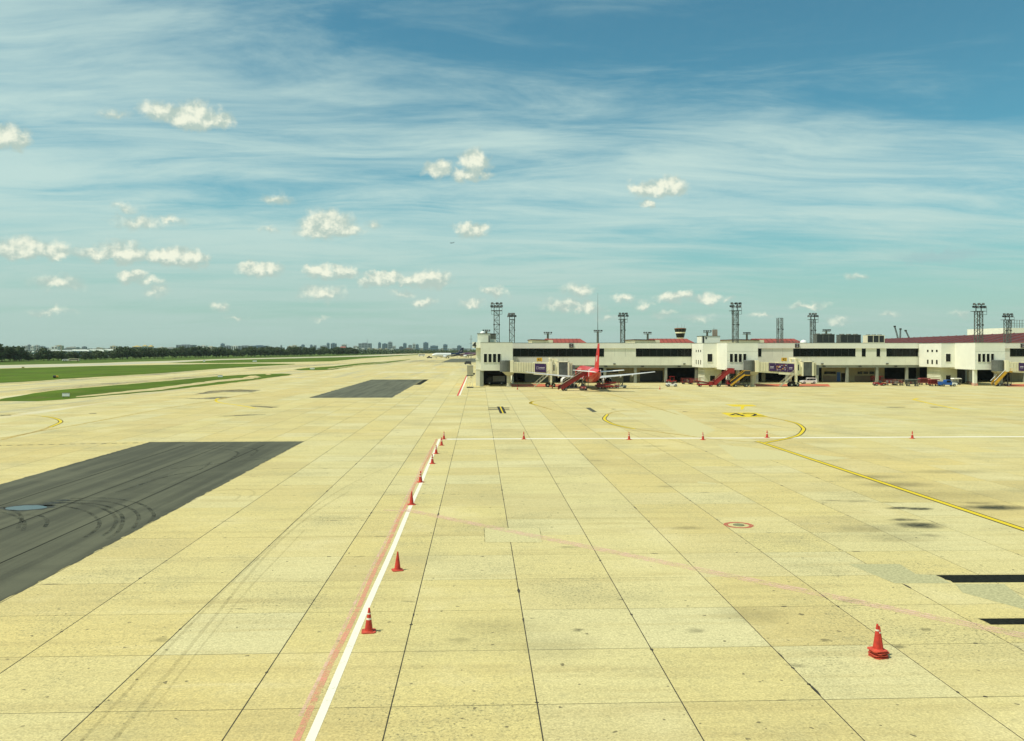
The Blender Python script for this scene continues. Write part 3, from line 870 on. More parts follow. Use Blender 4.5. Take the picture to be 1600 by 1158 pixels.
turf('dirt_strip', [(118, 620.4), (160, 617.3), (250, 609.0), (340, 596.8), (396, 591.6), (397, 589.4), (370, 591), (340, 593.8), (250, 605.2), (160, 615.0), (120, 619.2)], -0.015, 'dirt')
turf('dirt_strip', [(510, 576.6), (560, 570.2), (604, 565.9), (604, 566.3), (560, 570.9), (515, 577)], -0.015, 'dirt')

# ================================================================== TERMINAL
YF, YG, YB = 253.0, 262.0, 300.0
Z1, Z2, Z3, Z4 = 5.44, 8.07, 10.6, 12.25
xa, xe = XP(801, YF) - .1, XP(1640, YF) + 25
term = thing('terminal_building', 'long white two-storey airport pier with dark window bands and projecting gate pods', 'building', (0, 0, 0))
MB().box(xa, xe, YF, YF + .5, Z1, Z2).build('lower_wall', M['wall'], term)
MB().box(xa, xe, YF - .22, YF + 1.2, Z3, Z4).build('fascia', M['wall_clean'], term)
MB().box(xa, xe, YF - .25, YF + 1.25, Z4, Z4 + .09).build('coping', M['steel'], term)
MB().box(xa, xe, YF + 1.2, YB, 11.4, 11.9).build('roof', M['roof_flat'], term)
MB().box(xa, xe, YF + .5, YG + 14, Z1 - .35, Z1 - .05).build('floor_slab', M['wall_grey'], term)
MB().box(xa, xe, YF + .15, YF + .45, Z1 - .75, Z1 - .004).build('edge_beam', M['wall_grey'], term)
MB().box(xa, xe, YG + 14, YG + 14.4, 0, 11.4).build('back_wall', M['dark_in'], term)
MB().box(xa, xa + .4, YF + .5, YB, 0, 11.4).build('end_wall', M['wall'], term)
bands = [(801.6, 944), (993.6, 1081), (1184.5, 1190), (1239.4, 1337), (1346.5, 1353), (1369.5, 1375.5), (1385, 1435), (1578, 1640)]
edges = [xa]
for a, b in bands:
    x0, x1 = XP(a, YF), XP(b, YF)
    edges += [x0, x1]
    n = max(1, round((x1 - x0) / 2.3))
    fr = MB()
    w = (x1 - x0) / n
    for k in range(n + 1):
        fr.box(x0 + w * k - .05, x0 + w * k + .05, YF + .16, YF + .34, Z2 + .06, Z3 - .08)
    fr.box(x0 - .05, x1 + .05, YF + .14, YF + .35, Z2 + .002, Z2 + .06)
    fr.box(x0 - .05, x1 + .05, YF + .14, YF + .35, Z3 - .08, Z3 - .002)
    f = fr.build('window_band', M['frame'], term)
    pm = MB().box(0, w - .10, 0, .04, 0, Z3 - Z2 - .14).mesh('pane', M['glass'])
    for k in range(n):
        o = link('pane', pm, f, (x0 + w * k + .05, YF + .24, Z2 + .06))
        o.rotation_euler = (random.uniform(-.004, .004), 0, random.uniform(-.006, .006))
    MB().box(x0, x1, YF - .06, YF + .3, Z2 + .004, Z2 + .05).build('sill', M['steel'], f)
edges.append(xe)
for k in range(0, len(edges), 2):
    if edges[k + 1] - edges[k] > .2:
        MB().box(edges[k], edges[k + 1], YF + .002, YF + .46, Z2 + .001, Z3 - .001).build('wall_pier', M['wall'], term)
    if edges[k + 1] - edges[k] > 4:
        n = round((edges[k + 1] - edges[k]) / 3)
        for q in range(1, n):
            x = edges[k] + (edges[k + 1] - edges[k]) * q / n
            MB().box(x - .02, x + .02, YF - .012, YF + .002, Z2 + .05, Z3).build('panel_joint', M['wall_grey'], term)
X41 = XP(1041, YF)
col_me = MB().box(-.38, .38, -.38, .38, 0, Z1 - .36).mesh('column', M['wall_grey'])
k = -3
while X41 + 9.44 * k < xe - 1:
    x = X41 + 9.44 * k
    if x > xa + 1:
        link('column', col_me, term, (x, YF + .7, 0))
    k += 1
# recessed ground floor: tan walls between dark open bays
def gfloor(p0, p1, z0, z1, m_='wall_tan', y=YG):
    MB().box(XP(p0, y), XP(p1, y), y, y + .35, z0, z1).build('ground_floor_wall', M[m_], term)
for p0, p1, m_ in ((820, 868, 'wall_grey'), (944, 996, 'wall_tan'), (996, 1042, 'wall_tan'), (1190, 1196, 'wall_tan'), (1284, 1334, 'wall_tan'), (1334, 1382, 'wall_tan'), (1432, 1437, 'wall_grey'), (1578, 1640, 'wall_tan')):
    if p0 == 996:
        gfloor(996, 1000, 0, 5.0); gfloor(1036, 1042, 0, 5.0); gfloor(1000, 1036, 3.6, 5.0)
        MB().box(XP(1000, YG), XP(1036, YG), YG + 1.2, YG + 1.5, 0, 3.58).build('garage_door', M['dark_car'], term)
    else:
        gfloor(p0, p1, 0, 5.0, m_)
def gbox(name, p0, p1, py0, py1, m_, out=.06):
    y = YG
    MB().box(XP(p0, y), XP(p1, y), y - out, y + .02, ZP(p0, py1, y), ZP(p0, py0, y)).build(name, M[m_], term)
gbox('window', 1288, 1306, 580.5, 584.5, 'glass')
gbox('door', 1307.5, 1313, 581.5, 597, 'blue_car')
gbox('door', 1314.5, 1321, 583, 597, 'glass')
for p in (1340, 1349, 1358.5):
    gbox('window', p, p + 7.5, 580.5, 584.5, 'glass')
gbox('dado_panel', 1335.5, 1381, 587, 597.2, 'city_brown', .03)
gbox('dado_panel', 1286, 1307, 587, 597.2, 'city_brown', .03)
gbox('window', 948, 966, 577, 583, 'glass')
gbox('door', 974, 984, 583, 597, 'dark_car')
# service pipes and lamps below the soffit
for k in range(14):
    x = xa + 6 + 11.3 * k
    MB().box(x - .45, x + .45, YF - .10, YF + .0, Z1 - .55, Z1 - .15).build('wall_lamp', M['steel_dark'], term)
for px in (1069, 960, 1386, 1284.5):
    x = XP(px, YF)
    MB().box(x - .35, x + .35, YF - .35, YF - .002, Z1 + .25, Z1 + .6).build('floodlight_box', M['steel'], term)
# stand signs hung on the fascia
for px in (892.5, 1245, 1597):
    x = XP(px, YF)
    s = MB().box(x - .65, x + .65, YF - .46, YF - .222, Z3 + .25, Z3 + 1.45).build('stand_sign', M['steel_dark'], term)
    for r in (0, 1):
        me = text_mesh('42' if px == 1245 else '34', .52, .012)
        me.materials.append(M['advert_white'])
        o = link('lettering', me, s, (x, YF - .475, Z3 + .57 + .55 * r))
        o.rotation_euler = (R(90), 0, 0)

WIN = {}
def window(parent, x, y, z0, z1, w, side=False):
    """framed window standing just proud of the wall plane (facing -Y, or -X when side)"""
    mb = MB()
    t = .07
    def bx(u0, u1, d0, d1, a, b, mi):
        if side:
            d0 = d0 * .3
            mb.box(x + d0, x + d1, y + u0, y + u1, a, b, mi)
        else:
            mb.box(x + u0, x + u1, y + d0, y + d1, a, b, mi)
    bx(-w / 2, w / 2, -.02, .05, z0, z1, 1)
    bx(-w / 2 - t, -w / 2, -.09, .05, z0 - t, z1 + t, 0)
    bx(w / 2, w / 2 + t, -.09, .05, z0 - t, z1 + t, 0)
    bx(-w / 2, w / 2, -.09, .05, z1, z1 + t, 0)
    bx(-w / 2, w / 2, -.12, .05, z0 - t, z0, 0)
    return mb.build('window', [M['wall_clean'], M['glass']], parent)

def pod(xl):
    """gate house: a rear block and a taller front block stepping out from the pier"""
    p = MB()
    p.box(xl, xl + 4.3, 240, YF - .6, 5.0, 12.1)
    p.box(xl + 4.1, xl + 12.8, 230, YF - .6, 4.55, 12.15)
    p = p.build('gate_pod', M['wall_clean'], term)
    MB().box(xl - .04, xl + 4.06, 239.96, YF - .6, 12.1, 12.2).box(xl + 4.06, xl + 12.84, 229.96, YF - .6, 12.15, 12.25).build('coping', M['wall_grey'], p)
    for k in range(4):
        window(p, xl + 5.3 + 1.26 * k, 230, 6.78, 9.08, .86)
    window(p, xl + 2.05, 240, 6.7, 9.0, 1.45)
    for y in (242.4, 244.9, 247.4):
        window(p, xl, y, 9.5, 10.2, .95, True)
        window(p, xl, y, 5.9, 7.2, .95, True)
    for z in (7.2, 9.7):
        MB().box(xl + 4.1, xl + 12.8, 229.988, 229.999, z, z + .03).build('panel_joint', M['wall_grey'], p)
    c = MB().box(xl + 1.2, xl + 6.2, 242.5, 250, 0, 5.0).build('stair_core', M['wall_dim'], term)
    window(c, xl + 3.5, 242.5, 1.0, 2.6, 1.5)
    for k in range(4):
        MB().box(xl + 1.1, xl + 1.2, 243, 249, 1.0 + k, 1.12 + k).build('louvre', M['wall_clean'], c)
    for x, y in ((xl + 4.7, 231.2), (xl + 12.1, 231.2), (xl + 4.7, 246), (xl + 12.1, 246)):
        co = MB().box(x - .45, x + .45, y - .45, y + .45, 0, 4.55).build('column', M['wall'], term)
        MB().box(x - .6, x + .6, y - .6, y + .6, 0, .7).build('plinth', M['red_paint'], co)
    MB().box(xl + 6.3, xl + 12.5, 249, 249.4, 0, 4.5).build('recess_wall', M['dark_in'], term)
    return p
xB, xC = XP(1080.5, YF), XP(1434.5, YF)
podB, podC = pod(xB), pod(xC)
# end pod with the pier number
xA0, xA1 = XP(751, 230), XP(801, 230)
p = MB().box(xA0, xA1, 230, YF + .4, 4.45, 12.2).build('gate_pod', M['wall'], term)
MB().box(xA0 - .04, xA1 + .04, 229.96, YF + .4, 12.2, 12.3).build('coping', M['wall_grey'], p)
for k in range(4):
    window(p, XP(758.5 + 7.1 * k, 230), 230, 6.75, 9.1, .86)
xs = XP(743.5, 236)
p = MB().box(xs, xA0 + .3, 236, YF, 0, 11.0).build('end_tower', M['wall'], term)
for z in (4.6, 7.4):
    MB().box(xs - .1, xA0 + .1, 235.9, 236, z, z + .25).build('string_course', M['wall_clean'], p)
p = MB().box(XP(738, 234), xA0 - .02, 234, 246, 10.75, 12.35).build('number_box', M['wall_clean'], term)
me = text_mesh('4', 2.1, .02, 'CENTER', .07)
me.materials.append(M['ink'])
o = link('lettering', me, p, (XP(741, 234) + .05, 233.97, 11.5))
o.rotation_euler = (R(90), 0, 0)
for x, y in ((xA0 + .3, 231), (xA0 + .5, 246), (xA1 - .8, 246)):
    MB().box(x - .5, x + .5, y - .5, y + .5, 0, 4.45).build('column', M['wall_grey'], term)
MB().box(xA0 + .3, xA1 - .4, 248, 248.4, 0, 4.4).build('recess_wall', M['dark_in'], term)

# ---- things on the roofs
def rbox(name, label, p0, p1, py0, Y, d, m_, z0=12.2, cat='roof housing'):
    o = thing(name, label, cat, (XP((p0 + p1) / 2, Y), Y, z0))
    w = (XP(p1, Y) - XP(p0, Y)) / 2
    h = ZP(p0, py0, Y) - z0
    MB().box(-w, w, 0, d, 0, h).build('housing', M[m_], o)
    MB().box(-w - .1, w + .1, -.1, d + .1, h, h + .14).build('roof_slab', M['steel'], o)
    return o, w, h
o, w, h = rbox('roof_housing', 'cream stair housing on the end pod beside the tall lamp tower', 746, 766, 521.5, 236, 7, 'wall')
MB().box(w - .5, w - .15, -.06, -.002, .1, 2.1).build('door', M['dark_car'], o)
MB().lathe([(.75, 0), (.72, .25), (.5, .5), (.02, .62)], 14, (-.3, 2, h + .14)).build('dome', M['plane_white'], o)
o, w, h = rbox('roof_plant', 'dark louvred plant unit on the end pod behind the lamp tower', 764.5, 775, 522.5, 239, 4, 'wall')
for k in range(5):
    MB().box(-w + .1, w - .1, -.07, -.002, 1.2 + k * .32, 1.42 + k * .32).build('louvre', M['steel_dark'], o)
o, w, h = rbox('roof_housing', 'white flat-topped stair housing on the middle pod roof', 1096, 1125, 525.5, 244, 5, 'wall_clean')
MB().box(-w + .3, -w + .8, -.06, -.002, .05, 2.0).build('door', M['dark_car'], o)
MB().box(-w + 1.2, -w + 1.6, -.06, -.002, 1.2, 1.8).build('vent', M['dark_car'], o)
for p0, p1, py, Y, m_, lab in ((1276, 1304, 522.3, 262, 'steel_dark', 'dark rooftop cooling unit nearest the bare lamp frame'), (1313, 1345, 523, 262, 'steel_dark', 'wide dark rooftop cooling unit between two others'), (1355, 1382, 523.8, 262, 'cream', 'cream-framed rooftop cooling unit left of the long red roof')):
    o = thing('cooling_unit', lab, 'cooling unit', (XP((p0 + p1) / 2, Y), Y, 11.9), 0, 'rooftop cooling units')
    w, h = (XP(p1, Y) - XP(p0, Y)) / 2, ZP(p0, py, Y) - 11.9
    fr = MB()
    for x in (-w, -w * .33, w * .33, w - .15):
        fr.box(x, x + .15, -.08, 3, 0, h)
    fr.box(-w - .05, w + .05, -.12, 3.1, h - .14, h + .02)
    fr.box(-w - .05, w + .05, -.10, 3.1, .5, .65)
    fr.build('frame', M['cream'] if m_ == 'cream' else M['steel'], o)
    MB().box(-w + .08, w - .08, 0, 2.9, .66, h - .15).build('coil_housing', M['steel_dark'], o)
    for k in range(3):
        x = -w + (2 * w) * (k + .5) / 3
        MB().lathe([(w * .24, 0), (w * .24, .22), (w * .2, .25)], 12, (x, 1.4, h + .02)).build('fan_cowl', M['steel'], o)
    for k in range(4):
        MB().box(-w + .2, w - .2, -.05, -.005, .9 + k * .42, 1.1 + k * .42).build('louvre', M['dark_car'], o)
o = thing('roof_truss', 'low lattice truss lying along the roof beside a white dome', 'truss', (XP(1229, 262), 262, 11.9))
mb = MB()
for k in range(9):
    x = -4.5 + k
    mb.bar((x, 0, 0), (x + .5, 0, 1.0), .08).bar((x + .5, 0, 1.0), (x + 1, 0, 0), .08)
mb.bar((-4.5, 0, .04), (4.5, 0, .04), .1).bar((-4, 0, 1), (4, 0, 1), .1)
mb.build('lattice', M['steel'], o)
MB().lathe([(1.1, 0), (1.05, .5), (.75, .95), (.05, 1.2)], 16, (5.9, 1, .3)).lathe([(1.0, 0), (1.0, .32)], 16, (5.9, 1, 0)).build('dome', M['plane_white'], o)

# ---- floodlight towers
def floodlight_tower(label, px, Y, py_top, z0, wpx=8, lamps=True, lampw=1.0):
    x = XP(px, Y)
    h = ZP(px, py_top, Y) - z0
    t = thing('floodlight_tower', label, 'light tower', (x, Y, z0), 0, 'lattice floodlight towers on the pier')
    w = wpx * Y / F / 2
    mb = MB()
    hb = h * .80 if lamps else h
    n = max(4, int(hb / 1.25))
    for sx in (-1, 1):
        for sy in (-1, 1):
            mb.bar((sx * w, sy * w, 0), (sx * w, sy * w, hb), .2)
    for k in range(n):
        a, b = hb * k / n, hb * (k + 1) / n
        s = 1 if k % 2 else -1
        for q in (-1, 1):
            mb.bar((-s * w, q * w, a), (s * w, q * w, b), .08)
            mb.bar((q * w, -s * w, a), (q * w, s * w, b), .08)
            mb.bar((-w, q * w, b), (w, q * w, b), .08)
    mb.build('lattice_mast', M['steel'], t)
    mb = MB()
    for k in range(int(hb / .45)):
        mb.bar((-.2, -w - .06, .3 + k * .45), (.2, -w - .06, .3 + k * .45), .05)
    mb.bar((-.2, -w - .06, 0), (-.2, -w - .06, hb), .06).bar((.2, -w - .06, 0), (.2, -w - .06, hb), .06)
    mb.build('ladder', M['steel'], t)
    for sx in (-1, 1):
        MB().box(sx * w - .22, sx * w + .22, -w - .22, -w + .22, hb * .55, hb * .55 + .4).build('junction_box', M['steel_dark'], t)
    if lamps:
        W = w * 2.1 * lampw
        MB().box(-W, W, -w - .6, w + .6, hb, hb + .14).build('platform', M['steel_dark'], t)
        mb = MB()
        for z in (hb - 1.0, hb + .95):
            mb.bar((-W, -w - .5, z), (W, -w - .5, z), .09)
        for x_ in (-W, 0, W):
            mb.bar((x_, -w - .55, hb - 1.0), (x_, -w - .55, hb + .95), .07)
        for sx in (-1, 1):
            mb.bar((sx * w, 0, hb), (sx * w, 0, h - .2), .2)
        mb.bar((-W, 0, h * .915), (W, 0, h * .915), .14).bar((-W * .8, 0, h * .985), (W * .8, 0, h * .985), .12)
        mb.build('lamp_frame', M['steel_dark'], t)
        lm = MB()
        lm.hexa([(-.45, -.80, -.36), (.34, -.75, -.28), (.22, .1, -.22), (-.22, .1, -.22)], [(-.34, -.55, .34), (.34, -.55, .34), (.22, .2, .28), (-.22, .2, .28)])
        lm.hexa([(-.30, -.78, -.24), (.30, -.78, -.24), (.30, -.755, -.24), (-.30, -.755, -.24)], [(-.30, -.58, .30), (.30, -.58, .30), (.30, -.555, .30), (-.30, -.555, .30)], 1)
        lme = lm.mesh('lamp', [M['ink'], M['lens_dark']])
        for k in range(4):
            o = link('lamp', lme, t, (-W + 2 * W * k / 3, 0, h * .915), random.uniform(-.5, .5))
        for k in range(3):
            o = link('lamp', lme, t, (-W * .8 + 1.6 * W * k / 2, 0, h * .985), random.uniform(-.6, .6))
    return t
floodlight_tower('tall lattice floodlight tower on the end pod, leftmost of all', 776, 244, 473.5, 12.2)
floodlight_tower('shorter lattice tower just right of the leftmost floodlight tower', 800, 262, 490, 11.9, 7.5, True, .55)
floodlight_tower('lattice floodlight tower standing alone right of the red tail fin', 973, 275, 489.5, 11.9, 6)
floodlight_tower('tall lattice floodlight tower on the middle gate pod', 1149, 246, 473.5, 12.2, 7.5)
floodlight_tower('bare lattice tower without lamps between two floodlight towers', 1218.5, 270, 497, 11.9, 7, False)
floodlight_tower('lattice floodlight tower left of the dark cooling units', 1270, 278, 490, 11.9, 6)
floodlight_tower('tall lattice floodlight tower on the rightmost gate pod', 1529, 246, 474.5, 12.2, 8.5)
floodlight_tower('shorter floodlight tower at the right edge before the white hall', 1574, 280, 490.5, 11.9, 7)
# T-shaped lamp masts far behind the pier
def t_mast(label, px, py_top, Y=380):
    t = thing('lamp_mast', label, 'lamp mast', (XP(px, Y), Y, 0), 0, 'T-shaped lamp masts behind the pier')
    h = ZP(px, py_top, Y)
    MB().cyl((0, 0, 0), (0, 0, h - .6), .75, .45, 10).build('pole', M['steel'], t)
    mb = MB()
    mb.box(-1.7, 1.7, -.8, .8, h - 1.0, h - .75)
    mb.bar((-1.7, 0, h - .1), (1.7, 0, h - .1), .12)
    mb.build('lamp_frame', M['steel'], t)
    lme = MB().hexa([(-.35, -.8, -.3), (.35, -.8, -.3), (.25, .1, -.25), (-.25, .1, -.25)], [(-.35, -.6, .35), (.35, -.6, .35), (.25, .2, .3), (-.25, .2, .3)]).mesh('lamp', M['steel_dark'])
    for k in range(4):
        link('lamp', lme, t, (-1.5 + k, 0, h - .25), random.uniform(-.5, .5))
for px, py, lab in ((856, 519, 'small T-shaped lamp mast above the leftmost red roof'), (934, 516, 'T-shaped lamp mast above the red tail fin'), (1012, 519, 'T-shaped lamp mast left of the control tower'), (1105, 516.5, 'T-shaped lamp mast above the white stair housing'),
                    (1167, 519.5, 'T-shaped lamp mast right of the middle floodlight tower'), (1291, 515, 'T-shaped lamp mast rising behind the leftmost cooling unit'), (760, 515.5, 'T-shaped lamp mast behind the end pod housing')):
    t_mast(lab, px, py)
o = thing('antenna', 'thin tall whip antenna above the red tail fin', 'antenna', (XP(934, 300), 300, 11.9))
MB().cyl((0, 0, 0), (0, 0, 9), .16, .09, 8).cyl((0, 0, 9), (0, 0, ZP(934, 458, 300) - 11.9), .09, .03, 6).build('mast', M['steel'], o)
MB().box(-.5, .5, -.5, .5, 0, .5).build('base', M['steel'], o)
o = thing('antenna', 'short pole with aerials left of the end pod number', 'antenna', (XP(736, 300), 300, 0))
MB().cyl((0, 0, 0), (0, 0, ZP(736, 524, 300)), .14, .07, 8).build('mast', M['steel'], o)
for z in (12.4, 14.0):
    MB().bar((-.6, 0, z), (.6, 0, z), .09).build('aerial', M['steel'], o)
o = thing('antenna_rack', 'brown panel antenna rack beside the white stair housing', 'antenna', (XP(1117, 300), 300, 11.9))
for x in (-.7, 0, .7):
    MB().box(x - .22, x + .22, -.15, .15, 2.2, 5.6).build('panel_antenna', M['city_brown'], o)
MB().cyl((-.35, 0, 0), (-.35, 0, 6.3), .09, .06, 6).cyl((.35, 0, 0), (.35, 0, 5.8), .09, .06, 6).build('pole', M['steel'], o)

# ---- hipped red roofs of the main terminal behind
def hall(label, p0, p1, p2, Y=322, top=529.3):
    x0, x1, x2 = XP(p0, Y), XP(p1, Y), XP(p2, Y)
    zt = ZP(p1, top, Y)
    o = thing('red_roofed_hall', label, 'building', ((x0 + x2) / 2, Y, 0), 0, 'red-roofed halls behind the pier')
    c = (x0 + x2) / 2
    MB().box(x0 - c, x1 - c + 2, 0, 24, 0, zt - .5).build('wall', M['cream'], o)
    MB().box(x1 - c + 2, x2 - c, .5, 24, 0, zt - 2.2).build('side_wall', M['cream'], o)
    mb = MB()
    mb.hexa([(x0 - c - .4, -.4, zt - .5), (x1 - c, -.4, zt - .7), (x1 - c, 24, zt - .7), (x0 - c - .4, 24, zt - .5)], [(x0 - c - .4, -.4, zt - .2), (x1 - c, -.4, zt - .35), (x1 - c, 24, zt - .35), (x0 - c - .4, 24, zt - .2)])
    mb.build('roof_edge', M['red_roof_dark'], o)
    r = MB()
    r.add([(x1 - c - .6, -.6, zt - 2.6), (x2 - c + .5, -.6, zt - 2.6), (x2 - c - 2.8, 7, zt + .1), (x1 - c - .6, 7, zt + .1), (x1 - c - .6, 24, zt - 2.6), (x2 - c + .5, 24, zt - 2.6)],
          [(0, 1, 2, 3), (3, 2, 5, 4), (1, 5, 2), (0, 3, 4), (0, 4, 5, 1)])
    r.build('roof', M['red_roof'], o)
    for k in range(8):
        t = (k + .5) / 8
        xx = (x1 - c) + (x2 - x1 - 3.5) * t
        MB().bar((xx, -.55, zt - 2.52), (xx, 6.9, zt + .14), .10).build('roof_seam', M['red_roof_dark'], o)
hall('red hipped roof with cream gable left of the tail fin', 831, 856, 921)
hall('red hipped roof with cream gable left of the control tower', 992, 1023, 1091)
hall('red hipped roof with cream gable behind the bare lattice tower', 1152, 1186, 1262)
# the long hall that runs away to the right
o = thing('long_red_hall', 'long dark red roofed hall receding behind the right end of the pier', 'building', (0, 0, 0))
A, B = Vector((XP(1376, 560), 560, 0)), Vector((XP(1600, 345), 345, 0))
B = B + (B - A) * .35
d = (B - A).normalized()
nrm = Vector((-d.y, d.x, 0))
if nrm.x > 0:
    nrm = -nrm
L = (B - A).length
def lp(s, off, z):
    q = A + d * s + nrm * off
    return (q.x, q.y, z)
mb = MB()
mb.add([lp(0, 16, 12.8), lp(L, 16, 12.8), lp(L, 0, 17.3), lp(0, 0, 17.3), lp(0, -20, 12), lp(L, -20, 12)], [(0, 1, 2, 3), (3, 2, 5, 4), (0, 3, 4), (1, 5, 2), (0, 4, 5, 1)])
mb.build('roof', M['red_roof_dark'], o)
mb = MB()
mb.hexa([lp(0, 30, 10.6), lp(L, 30, 10.6), lp(L, 15.5, 12.7), lp(0, 15.5, 12.7)], [lp(0, 30, 10.9), lp(L, 30, 10.9), lp(L, 15.5, 13.0), lp(0, 15.5, 13.0)])
mb.build('lower_roof', M['brown_roof'], o)
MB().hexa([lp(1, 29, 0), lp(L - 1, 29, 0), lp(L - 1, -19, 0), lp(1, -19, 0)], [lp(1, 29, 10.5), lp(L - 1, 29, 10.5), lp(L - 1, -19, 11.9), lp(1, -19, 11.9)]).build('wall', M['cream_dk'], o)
for k in range(26):
    s = L * (k + .5) / 26
    MB().bar(lp(s, 16.1, 12.9), lp(s, .2, 17.4), .22).build('roof_seam', M['red_roof'], o)
for s in (.28, .52, .7):
    x, y, z = lp(L * s, 22, 11.8)
    MB().box(x - 1.2, x + 1.2, y - .8, y + .8, z, z + 1.0).build('roof_vent', M['advert_white'], o)
# white hall with a sign frame on its roof, at the right edge
Y = 520
x0, x1 = XP(1568.5, Y), XP(1660, Y)
o = thing('white_hall', 'white flat-roofed hall carrying a steel sign frame at the right edge', 'building', (0, 0, 0))
MB().box(x0, x1, Y, Y + 40, 0, ZP(1580, 512.5, Y)).build('wall', M['wall_clean'], o)
zt = ZP(1580, 512.5, Y)
mb = MB()
xf0, xf1 = XP(1583, Y), XP(1640, Y)
n = 14
for k in range(n + 1):
    x = xf0 + (xf1 - xf0) * k / n
    mb.bar((x, Y + 4, zt), (x, Y + 4, ZP(1590, 500, Y)), .22)
for z in (zt + 1.4, zt + 2.8, ZP(1590, 500, Y)):
    mb.bar((xf0, Y + 4, z), (xf1, Y + 4, z), .2)
mb.build('sign_frame', M['steel'], o)
# control tower
Y = 620
o = thing('control_tower', 'control tower with flared dark glass cab behind the red roofs', 'control tower', (XP(1063, Y), Y, 0))
s = Y / F
z513, z519, z523, z529 = [ZP(1063, q, Y) for q in (513.3, 518.6, 521.5, 527)]
MB().lathe([(2.6, 0), (2.5, z529 - 1), (2.4, z529 + .2)], 12).build('shaft', M['cream'], o)
MB().lathe([(2.9, z529 - .2), (3.6, z523 + .3)], 12, smooth=False).build('lower_glazing', M['glass'], o)
MB().lathe([(3.8, z523 + .3), (3.9, z519 - .2)], 12, smooth=False).build('balcony', M['cream'], o)
MB().lathe([(3.7, z519 - .2), (4.4, z513 - .4)], 12, smooth=False).build('cab_glazing', M['glass'], o)
MB().lathe([(4.6, z513 - .4), (4.6, z513), (3, z513 + .35)], 12, smooth=False).build('roof', M['brown_roof'], o)
mb = MB()
for k in range(12):
    a = 2 * math.pi * k / 12
    mb.bar((3.75 * math.cos(a), 3.75 * math.sin(a), z519 - .2), (4.45 * math.cos(a), 4.45 * math.sin(a), z513 - .4), .22)
mb.build('mullions', M['steel_dark'], o)
for x in (-2, 1, 3):
    MB().cyl((x, 0, z513), (x, 0, z513 + 3.2), .08, .05, 6).build('aerial', M['steel'], o)
# construction crane booms over the long roof
for px0, py0, px1, py1, lab in ((1398, 510, 1403.5, 530, 'dark leaning crane boom, leftmost of three above the long roof'), (1407, 514, 1406.5, 530, 'short upright dark crane mast between two leaning booms'), (1415, 516.5, 1421.5, 530, 'dark leaning crane boom, rightmost of three above the long roof')):
    Y = 640
    x1 = XP(px1, Y)
    o = thing('crane', lab, 'crane', (x1, Y, 0))
    zb, ztop, dx_ = ZP(px1, py1, Y), ZP(px0, py0, Y), XP(px0, Y) - x1
    foot = 3.0
    sl = dx_ / (ztop - zb)
    mb = MB()
    for s_ in (-1, 1):
        mb.bar((sl * (foot - zb) + s_ * .55, 0, foot), (dx_ + s_ * .35, 0, ztop), .35)
    for k in range(22):
        a, b = foot + (ztop - foot) * k / 22, foot + (ztop - foot) * (k + 1) / 22
        q = .5 if k % 2 else -.5
        mb.bar((sl * (a - zb) - q, 0, a), (sl * (b - zb) + q, 0, b), .2)
    mb.build('boom', M['steel_dark'], o)
    MB().box(sl * (foot - zb) - 2, sl * (foot - zb) + 2, -1.6, 1.6, 1.0, 3.4).build('cab', M['yellow_car'], o)
    MB().box(sl * (foot - zb) - 2.4, sl * (foot - zb) + 2.4, -2, 2, 0, 1.0).build('tracks', M['rubber_tyre'], o)
    MB().box(dx_ - .8, dx_ + .8, -.4, .4, ztop - .7, ztop + .5).build('boom_head', M['steel_dark'], o)

